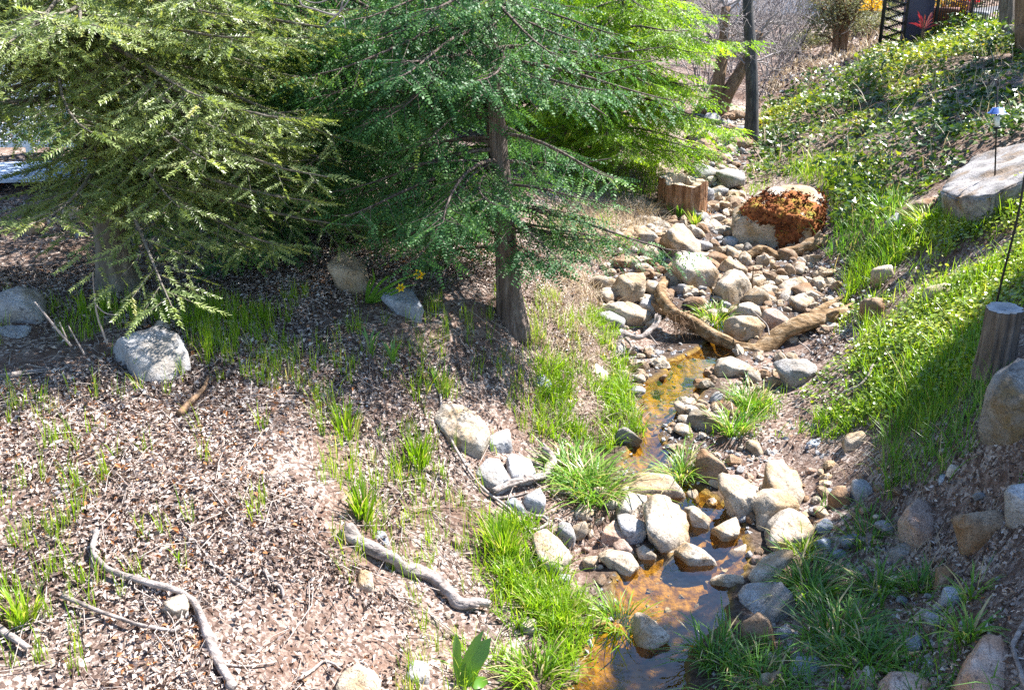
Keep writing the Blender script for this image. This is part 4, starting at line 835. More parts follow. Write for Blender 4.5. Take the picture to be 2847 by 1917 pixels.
for mt_, lab_ in (('pale', 'loose pale angular rubble between the creek boulders'), ('tan', 'loose tan angular rubble between the creek boulders'), ('brown', 'loose brown angular rubble between the creek boulders')):
    sel = rng.random(n) < .34; prt = []
    for i in range(6):
        q = sel & (rng.integers(0, 6, n) == i)
        if q.any(): prt.append(instantiate(variants[i], F2_, P[q] + np.c_[np.zeros((q.sum(), 2)), sz[q] * .1], rand_frames(int(q.sum()), .35), sz[q]))
    V, F = cat_mesh(prt); make('rubble', V, F, mt_, (0, 0, 0), None, False, label=lab_, cat='rubble', kind='stuff')
# gravel too fine to count
P = np.concatenate([scatter([(1700,960),(2300,960),(2200,1200),(2050,1560),(1850,1917),(1560,1917),(1700,1560),(1720,1200)], 420, fn=lambda P: np.clip(.55 + .8 * pnoise(P, 2.5), .1, 1) * np.where(creek_dist(P[:, :2])[0] < 0, .45, np.clip(1.1 - creek_dist(P[:, :2])[0], .12, 1))),
    scatter([(1660,640),(1930,560),(2060,560),(2330,740),(2330,940),(1700,940),(1640,820)], 150), scatter([(1925,300),(2075,300),(2080,460),(2050,560),(1900,560)], 110),
    scatter([(2080,230),(2330,175),(2420,150),(2300,250),(2100,300)], 60), scatter([(1880,1180),(2300,1060),(2420,1230),(2330,1440),(2250,1330),(1950,1300)], 300, fn=lambda P: np.clip(.5 + 1.2 * pnoise(P, 2), .1, 1)), scatter([(2240,720),(2420,720),(2420,960),(2260,1000)], 260), scatter([(2000,1780),(2500,1400),(2700,1700),(2600,1990),(1900,1990)], 160)])
n = len(P); sz = (.012 + .055 * rng.random(n) ** 2.2) * np.clip(P[:, 1] / 8, 1, 2.4); D, F = ICO[2]; D0, F0 = D, F
bm = bmesh.new(); bmesh.ops.create_icosphere(bm, subdivisions=1, radius=.5); tV = np.array([v.co[:] for v in bm.verts]) * [1, .8, .55]; tF = np.array([[v.index for v in f.verts] for f in bm.faces]); bm.free()
V, F = instantiate(tV, tF, P, rand_frames(n, .4), sz); V += .12 * sz.repeat(len(tV))[:, None] * rng.normal(0, 1, V.shape)
o = make('gravel', V, F, 'grey', (0, 0, 0), None, False, label='fine pale gravel along the creek bed', cat='gravel', kind='stuff')

# ---------------------------------------------------------------- fallen logs and branches
def px_path(nodes, lift):
    out = []
    for q in nodes:
        if len(q) == 3: out.append(at_y(q[0], q[1], q[2]))
        else: p = G(q[0], q[1]); p[2] += lift; out.append(p)
    return np.array(out)
def branch(name, label, nodes, r0, r1, mat, cat='branch', group='fallen branches', k=9, ridge=.16, n=None, side=(), wob=.4, lift=.9):
    P = px_path(nodes, r0 * lift); n = n or 8 * len(P); Q = smooth_path(P, n)
    Q = Q + (wob * (r0 + .006)) * np.stack([fbm(np.c_[np.arange(n) * .12, np.full(n, i * 3.7 + P[0, 0]), np.zeros(n)], 2) for i in range(3)], 1)
    rr = np.linspace(r0, r1, n) * (1 + .24 * fbm(np.c_[np.arange(n) * .1, np.full(n, P[0, 1]), np.ones(n)], 2))
    base = np.array([Q[:, 0].mean(), Q[:, 1].mean(), Q[:, 2].min()])
    if r0 > .03 or r1 > .03: k = 24; rr = rr * (1 + .10 * np.maximum(0, fbm(np.c_[np.arange(n) * .22, np.full(n, 5.), np.full(n, P[0, 0])], 2)))
    V, F, c = tube(Q, rr, k, ridge, P[0, 0] * 3, True, .35)
    if not side and r0 < .03 and r1 < .03: return make(name, V, [F, c], mat, base, None, True, label=label, cat=cat, group=group)
    root = empty(name, base, label, cat, group); make('stem', V, [F, c], mat, base, None, True, root)
    for nd, a, b2 in side:
        S = smooth_path(px_path(nd, r0 * .8), 12); V, F, c = tube(S, np.linspace(a, b2, 12), 7, ridge, 2)
        make('side_branch', V, [F, c], mat, base, None, True, root)
    if r0 > .03 or r1 > .03:
        for t_ in (.3, .88):
            i_ = int(t_ * (n - 1)); T_ = Q[i_ + 1] - Q[i_]; T_ /= np.linalg.norm(T_); d_ = np.cross(T_, rng.normal(0, 1, 3)); d_[2] = abs(d_[2]) + .2; d_ = d_ / np.linalg.norm(d_) + T_ * .5; L_ = rr[i_] * rng.uniform(1.5, 2.6)
            V, F, c = tube(smooth_path([Q[i_], Q[i_] + d_ * L_ * .6, Q[i_] + d_ * L_ + rng.normal(0, .01, 3)], 7), rr[i_] * np.linspace(.5, .2, 7), 10, ridge, t_ * 9, True, .6); make('knot_stub', V, [F, c], mat, base, None, True, root)
    return root
branch('fallen_log', 'long arched brown log spanning the creek above the upper pool',
  [(1848,772,11.9),(1836,800,11.6),(1840,835,11.2),(1868,868,10.95),(1925,902,10.75),(1990,942,10.5),(2040,966,10.4),(2105,970,10.35),(2150,950,10.4),(2200,917,10.5),(2265,896,10.62),(2330,882,10.7),(2378,864,10.8)], .068, .105, 'log', 'log', None, 14, .2, 70,
  [([(2270,890,10.6),(2310,908,10.55),(2350,905,10.5),(2388,922,10.5)], .06, .03), ([(2250,880,10.8),(2300,850,11.0),(2345,826,11.2)], .06, .035)])
branch('fallen_log', 'short bent brown log lying in front of the rust mossed boulder', [(2068,716,12.9),(2095,704,12.9),(2128,700,12.95),(2160,713,12.9),(2200,700,12.95),(2245,682,13.0),(2292,672,13.1)], .055, .075, 'log', 'log', None, 12, .2)
branch('driftwood_root', 'pale knotted driftwood root left below the arched log', [(1716,965,10.2),(1735,930,10.3),(1770,940,10.3),(1800,925,10.4),(1822,905,10.5),(1832,880,10.6)], .022, .035, 'greylog', 'root', None, 9, .25, None,
  [([(1735,935,10.3),(1755,960,10.15),(1745,985,10.05)], .016, .008), ([(1800,925,10.4),(1830,960,10.3)], .014, .006), ([(1716,960,10.2),(1722,985,10.1)], .012, .006)])
branch('fallen_log', 'thick bleached log slanting down the lower left bank', [(952,1488),(1010,1528),(1080,1568),(1130,1592),(1190,1606),(1225,1638),(1265,1672),(1305,1692),(1352,1697)], .052, .034, 'greylog', 'log', None, 12, .2)
branch('fallen_branch', 'long bent branch with a stub fork across the lower left bank', [(272,1492),(266,1550),(295,1598),(375,1630),(470,1650),(525,1672),(560,1725),(590,1810),(625,1880),(650,1930)], .017, .028, 'greylog', side=[([(548,1690),(556,1668),(562,1652)], .014, .010)], k=9, lift=2.8)
branch('fallen_branch', 'straight thin branch left of the long bent branch', [(175,1668),(280,1715),(380,1752),(470,1768),(505,1755)], .013, .010, 'greylog', lift=3)
branch('fallen_branch', 'short thick stick at the bottom left edge', [(-15,1745),(30,1785),(80,1822)], .022, .017, 'greylog', lift=1.8)
branch('fallen_branch', 'pale stick pointing in from the left edge', [(-10,1060),(60,1046),(138,1036)], .022, .014, 'greylog', lift=1.2)
branch('fallen_branch', 'dark thin stick lying under the flat grey boulder', [(310,1025),(360,1062),(420,1115)], .012, .009, 'greylog', lift=1.5)
branch('forked_snag', 'weathered forked snag resting on grey rocks above the lower creek', [(1372,1386),(1420,1368),(1470,1356),(1512,1340),(1532,1312),(1528,1288),(1508,1272)], .022, .034, 'greylog', 'snag', None, 11, .22, None,
  [([(1375,1390),(1430,1384),(1470,1372)], .012, .006), ([(1440,1270),(1480,1290),(1526,1310)], .018, .012)], lift=3.5)
branch('fallen_branch', 'long thin dark whip running down past the forked snag to the creek', [(1224,1105),(1234,1185),(1275,1275),(1340,1365),(1420,1428),(1490,1512),(1528,1572),(1536,1640),(1510,1690)], .011, .006, 'twig', lift=3.5, k=6)
branch('bank_root', 'curved grey root sticking out of the bank below the snag', [(1535,1374),(1580,1380),(1608,1402),(1622,1432),(1645,1455)], .014, .008, 'greylog', 'root', lift=2.5)
branch('bank_root', 'hooked grey root looping beside the egg shaped boulder', [(1462,1478),(1495,1482),(1522,1468),(1518,1450),(1490,1444),(1462,1436)], .013, .011, 'greylog', 'root', lift=3)
branch('fallen_branch', 'bent grey branch hanging over the right bank grass', [(2318,1140),(2340,1122),(2378,1105),(2412,1068),(2424,1040)], .015, .011, 'greylog', lift=7, side=[([(2318,1138),(2360,1152),(2385,1166),(2430,1192)], .012, .008)])
branch('fallen_branch', 'grey branch on the right edge beside the huge pink boulder', [(2850,1730),(2822,1785),(2818,1830),(2835,1885),(2855,1930)], .016, .014, 'greylog', lift=2)
branch('fallen_branch', 'slanting stick propped on the split pale boulder', [(1816,772,12.3),(1870,735,12.6),(1925,698,12.9)], .022, .014, 'twig')
branch('fallen_branch', 'white stick lying left of the square brown faced boulder', [(1628,784),(1660,792),(1692,798)], .016, .012, 'twig')
branch('fallen_branch', 'upright broken twig standing beside the domed boulder', [(2090,835,11.6),(2092,800,11.6),(2094,742,11.62)], .012, .008, 'brownbark')
branch('fallen_branch', 'thin white twig leaning in front of the flat topped block', [(2138,930,10.2),(2128,900,10.3),(2088,860,10.5)], .008, .005, 'twig')
branch('fallen_branch', 'forked white twig hanging below the arched log', [(2220,948,10.2),(2250,975,10.1),(2266,1000,10.0),(2272,1040,9.9)], .009, .005, 'twig')
branch('fallen_branch', 'pale bent twig at the bottom of the left bank', [(830,1895),(870,1870),(895,1846),(925,1848),(950,1866)], .010, .007, 'twig', lift=2)
branch('fallen_branch', 'thin pale twig lying on bare soil at bottom centre', [(600,1850),(690,1858),(770,1845)], .008, .005, 'twig', lift=2)
branch('fallen_branch', 'dark stick right of the sparse grass on the lower left bank', [(730,1590),(770,1630),(790,1668)], .017, .010, 'greylog', lift=1)
branch('fallen_branch', 'slim straight stick crossing the middle of the left bank', [(535,1500),(570,1560),(630,1605),(690,1650)], .012, .009, 'greylog', lift=1.3)
branch('dead_weed', 'tall dead weed stem leaning left of the flat grey boulder', [(200,960,6.9),(140,892,6.9),(95,838,6.95)], .009, .006, 'twig', 'stem', side=[([(185,940,6.9),(165,895,6.9)], .006, .004), ([(235,985,6.9),(190,905,6.95)], .007, .004)])
branch('dead_weed', 'upright dead weed stem above the flat grey boulder', [(300,955,7.3),(272,880,7.3),(262,820,7.3),(259,758,7.3)], .008, .004, 'twig', 'stem', side=[([(265,845,7.3),(290,868,7.3),(322,876,7.3)], .006, .004)])
branch('fallen_branch', 'broken brown snag in the hollow right of the flat grey boulder', [(500,1160),(555,1110),(580,1060)], .028, .014, 'brownbark', lift=1.2)
branch('dead_branch', 'pale dead fir branch hanging below the fir boughs', [(305,470,8.6),(360,510,8.6),(415,545,8.6),(470,570,8.6)], .010, .006, 'twig', side=[([(350,505,8.6),(420,520,8.6),(500,562,8.6)], .006, .003), ([(345,555,8.6),(420,565,8.6),(500,578,8.6)], .006, .003)])
branch('bare_vine', 'white curling bare vine twigs at the top centre', [(830,-20,8.0),(840,15,8.0),(880,30,8.0),(935,40,8.0),(950,10,8.0),(960,-20,8.0)], .007, .006, 'greytwig', 'vine', side=[([(905,70,8.0),(935,42,8.0),(960,15,8.0),(985,-20,8.0)], .007, .005), ([(830,-10,8.0),(870,8,8.0),(910,0,8.0),(925,-20,8.0)], .005, .004), ([(935,40,8.0),(955,50,8.0),(960,80,8.0)], .005, .003)])
# uncountable twigs
def twigs(P, lo, hi, r):
    n = len(P); yaw = rng.random(n) * 6.28; L = rng.uniform(lo, hi, n); D = np.c_[np.cos(yaw), np.sin(yaw)]; Q = P[:, :2] + D * L[:, None]; M_ = (P[:, :2] + Q) / 2 + rng.normal(0, .12, (n, 2)) * L[:, None]
    a = np.c_[P[:, :2], P[:, 2] + .02]; m = np.c_[M_, H(M_[:, 0], M_[:, 1]) + .035 + .04 * rng.random(n)]; e = np.c_[Q, H(Q[:, 0], Q[:, 1]) + .02]; rr = rng.uniform(.5, 1.3, n) * r
    return segs(np.r_[a, m], np.r_[m, e], np.r_[rr, rr * .8], np.r_[rr * .8, rr * .5], 4)
leftbank = [(-500,760),(300,740),(900,640),(1300,620),(1560,640),(1680,900),(1560,1100),(1480,1300),(1620,1420),(1560,1640),(1420,1760),(1380,1990),(-700,1990)]
V, F = twigs(np.concatenate([scatter(leftbank, 24), scatter([(1600,640),(1760,600),(1740,760),(1620,800)], 14)]), .08, .45, .0036)
make('fallen_twigs', V, F, 'twig', (0, 0, 0), None, True, label='thin pale twigs strewn over the leaf covered left bank', cat='twigs', kind='stuff')
P = scatter([(1560,1390),(1660,1420),(1690,1560),(1620,1600),(1540,1480)], 300); n = len(P)
Q = P + np.c_[rng.normal(0, .06, (n, 2)), rng.uniform(.05, .16, n)]; V, F = segs(P, Q, np.full(n, .003), np.full(n, .001), 3)
P2 = px_path([(1880,875,10.7),(1900,890,10.7),(1915,900,10.7)], 0); Q0 = P2[rng.integers(0, 3, 160)] + rng.normal(0, .05, (160, 3)); Q1 = Q0 + np.c_[rng.normal(0, .07, (160, 2)), -rng.uniform(.02, .2, 160)]
V2, F2 = segs(Q0, Q1, np.full(160, .0035), np.full(160, .0015), 3); V, F = cat_mesh([(V, F), (V2, F2)])
make('root_fibres', V, F, 'brownbark', (0, 0, 0), None, True, label='tangled brown root fibres caught on the bank and the arched log', cat='roots', kind='stuff')

# ---------------------------------------------------------------- cut stump, post stump, garden poles
def stump(name, label, foot, r, h, matside, mattop, hollow, cat='stump'):
    root = empty(name, foot, label, cat); k = 64; th = np.arange(k) * 2 * np.pi / k
    rid = fbm(np.c_[np.cos(th) * 3.2 + 4, np.sin(th) * 3.2, np.zeros(k)], 3); fin = fbm(np.c_[np.cos(th) * 9, np.sin(th) * 9, np.ones(k)], 2)
    zs = np.linspace(-.12, 1, 12); rows = []
    top = 1 + (.10 * fbm(np.c_[np.cos(th) * 2.3, np.sin(th) * 2.3, np.full(k, 4.)], 3) + .05 * np.cos(th - 2.6) if hollow else .015 * np.cos(th))
    for z in zs:
        fl = 1 + .22 * np.exp(-max(z, 0) * 5); q = fbm(np.c_[np.cos(th) * 5, np.sin(th) * 5, np.full(k, z * 3)], 2)
        rr = r * fl * (1 + .07 * rid + .085 * fin + .02 * q); rows.append(np.c_[rr * np.cos(th), rr * np.sin(th), z * h * top])
    V = np.concatenate(rows) + foot; m = len(zs); i = np.arange(m - 1)[:, None] * k; j = np.arange(k)[None]; jn = (j + 1) % k
    F = np.stack([i + j, i + jn, i + k + jn, i + k + j], 2).reshape(-1, 4); make('bark', V, F, matside, foot, None, True, root)
    rim = rows[-1].copy(); rim[:, 2] += .004; rings = [rim]
    prof = [(.9, .01), (.62, 0), (.55, -.18), (.45, -.3), (.05, -.32)] if hollow else [(.94, .006), (.7, .01), (.4, .008), (.05, .01)]
    for f, dz in prof: q = rim.copy(); q[:, :2] *= f; q[:, 2] = rim[:, 2] * (1 if f > .6 else .97) + dz * (h if hollow else 1); q[:, 2] += .012 * fbm(q * 12, 2); rings.append(q)
    V = np.concatenate(rings) + foot; m = len(rings); i = np.arange(m - 1)[:, None] * k
    F = np.stack([i + j, i + jn, i + k + jn, i + k + j], 2).reshape(-1, 4); make('cut_top', V, F, mattop, foot, None, False, root)
    return root
sf = G(1902, 612); sw = 150 / FPX * ((sf - C0) @ FWD); sf2 = sf + np.array([0, sw * .45, 0])
stump('tree_stump', 'red brown hollow cut tree stump beside the rocky bed', sf2, sw * .46, .52, 'redwoodwood', 'cut', True)
pf = G(2782, 1045); pr = 102 / FPX * ((pf - C0) @ FWD) / 2; pf2 = pf + np.array([0, pr * .8, 0]); ph = 182 / FPX * ((pf - C0) @ FWD)
stump('post_stump', 'grey upright cut log post at the right edge', pf2, pr * .93, ph, 'postbark', 'postcut', False, 'stump')
V, F, c = tube(smooth_path([at_y(2764, 868, pf2[1] + .35), at_y(2790, 760, pf2[1] + .35), at_y(2832, 590, pf2[1] + .35), at_y(2858, 430, pf2[1] + .4)], 12), np.full(12, .009), 8)
b0 = at_y(2764, 868, pf2[1] + .35); gz = np.array([b0[0] - .05, b0[1], H(b0[0] - .05, b0[1]) - .05])
V2, F2, c2 = tube(np.array([gz, (gz + b0) / 2, b0]), np.full(3, .009), 8)
V3, F3 = cat_mesh([(V, F), (V2, F2)]); make('garden_stake', V3, [F3, c], 'black', gz, None, True, label='thin black metal stake rising behind the grey log post', cat='stake')
pb = G(2768, 528); root = empty('feeder_pole', pb, 'thin black feeder pole with a blue metal hat on the rock slab', 'bird feeder')
yb = pb[1]; V, F, c = tube(np.array([pb - [0, 0, .1], at_y(2769, 400, yb), at_y(2773, 240, yb)]), np.full(3, .009), 8); make('pole', V, [F, c], 'black', pb, None, True, root)
hc = at_y(2773, 312, yb); k = 20; th = np.arange(k) * 2 * np.pi / k; R_ = .125
hat = [np.c_[r_ * np.cos(th), r_ * np.sin(th), np.full(k, z_)] + hc for r_, z_ in ((.105, -.010), (.085, .0), (.06, .045), (.012, .055), (.012, -.004), (.10, -.016))]
i = np.arange(5)[:, None] * k; j = np.arange(k)[None]; jn = (j + 1) % k
make('hat', np.concatenate(hat), np.stack([i + j, i + jn, i + k + jn, i + k + j], 2).reshape(-1, 4), 'bluehat', pb, None, True, root)
V, F, c = tube(np.array([at_y(2772, 352, yb), at_y(2772, 322, yb)]) + np.array([.0, 0, 0]), np.full(2, .028), 14); make('seed_tube', V, [F, c], 'clear', pb, None, True, root)
V, F, c = tube(np.array([at_y(2772, 358, yb), at_y(2772, 352, yb)]), np.full(2, .04), 14); make('tray', V, [F, c], 'black', pb, None, True, root)
tp = at_y(2773, 240, yb); hk = np.array([tp, tp + [.0, 0, .05], tp + [-.05, 0, .07], tp + [-.1, 0, .04], tp + [-.12, 0, .0]]); V, F, c = tube(smooth_path(hk, 12), np.full(12, .007), 6); make('hook', V, [F, c], 'black', pb, None, True, root)

# ---------------------------------------------------------------- grass
def blades(P, L, w, lean, droop, seg=3, dirn=None):
    """P roots; every blade a bent tapering strip"""
    n = len(P); yaw = rng.random(n) * 6.28 if dirn is None else dirn
    D = np.c_[np.cos(yaw), np.sin(yaw), np.zeros(n)]; S = np.c_[-np.sin(yaw), np.cos(yaw), np.zeros(n)]
    tw = rng.normal(0, .6, n)[:, None]; S = S * np.cos(tw) + D * np.sin(tw)
    t = np.linspace(0, 1, seg + 1); rows = []
    L = np.asarray(L)[:, None]; lean = np.asarray(lean)[:, None]; droop = np.asarray(droop)[:, None]; w = np.broadcast_to(np.asarray(w), (n,))[:, None]
    for a in t[:-1]:
        c = P + D * (L * (lean * a + droop * a * a)) + np.array([0, 0, 1.0]) * (L * (a - .62 * droop * a ** 2.4)); ww = w * (1 - .55 * a * a) * .5
        rows += [c - S * ww, c + S * ww]
    a = 1.0; rows.append(P + D * (L * (lean + droop)) + np.array([0, 0, 1.0]) * (L * (1 - .62 * droop)))
    V = np.stack(rows, 1); m = V.shape[1]; f = []
    for s in range(seg - 1): q = 2 * s; f += [(q, q + 1, q + 3), (q, q + 3, q + 2)]
    q = 2 * (seg - 1); f.append((q, q + 1, q + 2)); f = np.array(f)
    F = (f[None] + (np.arange(n) * m)[:, None, None]).reshape(-1, 3); return V.reshape(-1, 3), F, len(f)
def grass_stuff(name, label, P, L, w, droop, mat, per=1, spread=.02, lean=.25, tone=None, cat='grass'):
    n0 = len(P); Q = P.repeat(per, 0); Q = Q + np.c_[rng.normal(0, spread, (len(Q), 2)), np.zeros(len(Q))]; Q[:, 2] = H(Q[:, 0], Q[:, 1]) - .005
    n = len(Q); V, F, k = blades(Q, rng.uniform(L[0], L[1], n), rng.uniform(w * .7, w * 1.3, n), np.abs(rng.normal(0, lean, n)), droop * rng.random(n))
    rn = np.clip((.35 + .35 * pnoise(Q, 1.5) if tone is None else tone) + rng.normal(0, .2, n), 0, 1)
    make(name, V, F, mat, (0, 0, 0), rn.repeat(k), False, label=label, cat=cat, kind='stuff'); print(name, n)
def clump(label, u, v, rad, L, n, mat='lush', droop=.8, lean=.35, w=.007, tone=.45, group='grass clumps', squash=1.0):
    c = G(u, v); a = rng.random(n) * 6.28; r = rad * np.sqrt(rng.random(n)); x = c[0] + r * np.cos(a); y = c[1] + r * np.sin(a) * squash
    P = np.c_[x, y, H(x, y) - .008]
    V, F, k = blades(P, L * rng.uniform(.55, 1.1, n), rng.uniform(w * .7, w * 1.25, n), np.abs(rng.normal(0, lean, n)) + .3 * r / rad * lean, droop * (.4 + .6 * rng.random(n)), 5, a + rng.normal(0, .7, n))
    make('grass_clump', V, F, mat, c, np.clip(np.where(rng.random(n) < .13, 1, np.clip(tone + rng.normal(0, .2, n), 0, .95)), 0, 1).repeat(k), False, label=label, cat='grass clump', group=group)
# sparse young grass on the leaf slope
spars = scatter(leftbank, 80, fn=lambda P: np.clip(.4 + 1.4 * pnoise(P, 1.1, 3), .08, 1))
uu, vv = proj(spars); spars = spars[(vv > 830) & ~((uu > 560) & (uu < 1100) & (vv > 1620))]
grass_stuff('young_grass', 'sparse young bright grass tufts on the leaf covered slope', spars, (.08, .27), .0058, .25, 'grass', 8, .025, .16, .62)
row = np.concatenate([scatter([(140,930),(250,850),(460,860),(800,880),(780,940),(600,1010),(520,940),(430,900),(180,960)], 42), scatter([(480,880),(800,880),(760,1020),(640,1060),(540,1000)], 30)])
grass_stuff('young_grass', 'row of bright grass behind and right of the flat grey boulder', row, (.12, .28), .006, .25, 'grass', 11, .03, .14, .55)
# bright grass strip left of the upper pool and lower creek
strip = [(1500,1010),(1600,960),(1650,850),(1700,900),(1740,1000),(1760,1120),(1790,1210),(1700,1250),(1600,1260),(1500,1200)]
grass_stuff('bank_grass', 'bright green grass on the left bank of the upper pool', scatter(strip, 260, fn=lambda P: np.clip(.35 + 1.6 * pnoise(P, 2.6), .02, 1)), (.08, .26), .009, .75, 'grass', 9, .03, .3, .5)
strip2 = [(1340,1450),(1480,1460),(1560,1560),(1580,1620),(1640,1720),(1640,1930),(1280,1930),(1300,1760),(1360,1700)]
grass_stuff('bank_grass', 'bright green grass along the left edge of the lower creek', scatter(strip2, 420, fn=lambda P: np.clip(.3 + 1.5 * pnoise(P, 2.2, 2), .03, 1)), (.08, .26), .009, .65, 'grass', 6, .03, .3, .55)
# right side grass: lit and shaded
rb1 = [(1960,1150),(2050,1060),(2180,1080),(2300,1060),(2380,1000),(2480,1080),(2420,1200),(2250,1230),(2150,1250),(2030,1260),(1880,1290),(1900,1220)]
grass_stuff('creek_grass', 'fresh grass on the gravel flat right of the upper pool', scatter(rb1, 300, fn=lambda P: np.clip(.45 + 1.4 * pnoise(P, 1.7, 5), .02, 1)), (.07, .22), .008, .7, 'grass', 6, .03, .3, .45)
rb2 = [(2300,980),(2330,900),(2360,740),(2470,640),(2600,620),(2900,560),(3350,540),(3350,880),(2740,900),(2740,1050),(2560,1220),(2440,1180),(2380,1000),(2400,900)]
grass_stuff('bank_grass', 'mixed grass growing through herbs on the right bank', scatter(rb2, 220, fn=lambda P: np.clip(.5 + 1.0 * pnoise(P, 1.3, 7), .05, 1)), (.12, .34), .007, .55, 'grass', 5, .035, .25, .5)
rb3 = [(2560,1000),(2740,900),(2760,1060),(2740,1230),(2620,1330),(2480,1380),(2440,1250),(2500,1120)]
grass_stuff('bank_grass', 'long green grass below the grey log post', scatter(rb3, 150), (.15, .38), .007, .6, 'lush', 6, .04, .3, .6)
rb4 = [(2300,1330),(2480,1380),(2640,1400),(2950,1250),(3400,1150),(3400,1990),(1900,1990),(2000,1780),(2180,1700),(2260,1560)]
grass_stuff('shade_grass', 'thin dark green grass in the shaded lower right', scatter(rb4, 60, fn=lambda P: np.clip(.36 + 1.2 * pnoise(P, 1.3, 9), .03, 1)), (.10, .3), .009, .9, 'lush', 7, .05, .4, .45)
up1 = [(1850,450),(2120,400),(2250,440),(2330,480),(2290,520),(2160,500),(2090,540),(2060,480)]
grass_stuff('bank_grass', 'yellow green grass around the top of the rust mossed boulder', scatter([(2100,470),(2200,440),(2480,450),(2480,530),(2330,620),(2300,520),(2180,505),(2090,545),(2040,520)], 150, fn=lambda P: np.clip(.4 + 1.3 * pnoise(P, 1.2, 4), .03, 1)), (.08, .26), .010, .5, 'grass', 4, .06, .3, .6)
grass_stuff('bank_grass', 'grass fringe on the left edge of the upper creek', scatter([(1560,560),(1700,470),(1830,450),(1840,520),(1760,600),(1640,700),(1560,700)], 110, fn=lambda P: np.clip(.3 + 1.2 * pnoise(P, 1.2, 4), 0, 1)), (.10, .3), .009, .5, 'grass', 4, .06, .3, .6)
grass_stuff('bank_grass', 'grass in the shaded hollow right of the rust mossed boulder', scatter([(2330,620),(2480,560),(2560,620),(2500,740),(2380,780),(2310,700)], 110), (.15, .4), .009, .5, 'lush', 5, .06, .3, .6)
# dry straw and dead stalks
grass_stuff('dry_grass', 'dry straw on the bank edge left of the rocky bed', scatter([(1480,640),(1560,580),(1680,560),(1860,600),(1840,640),(1720,700),(1660,780),(1690,900),(1640,900),(1560,760)], 330, fn=lambda P: np.clip(.6 + .9 * pnoise(P, 2, 6), .1, 1)), (.08, .3), .006, .9, 'straw', 4, .05, .6, .5, 'dry grass')
grass_stuff('dry_grass', 'dry stalks hanging on the bare bank under the redwood', scatter([(1440,930),(1560,760),(1650,880),(1660,1000),(1560,1000),(1500,1050)], 150), (.08, .3), .005, .9, 'straw', 4, .05, .6, .5, 'dry grass')
grass_stuff('dry_grass', 'brown dry grass roots on the shaded right bank', scatter([(2280,1330),(2470,1250),(2520,1420),(2640,1480),(2620,1620),(2480,1600),(2420,1400)], 60), (.08, .3), .005, .9, 'straw', 4, .05, .6, .3, 'dry grass')
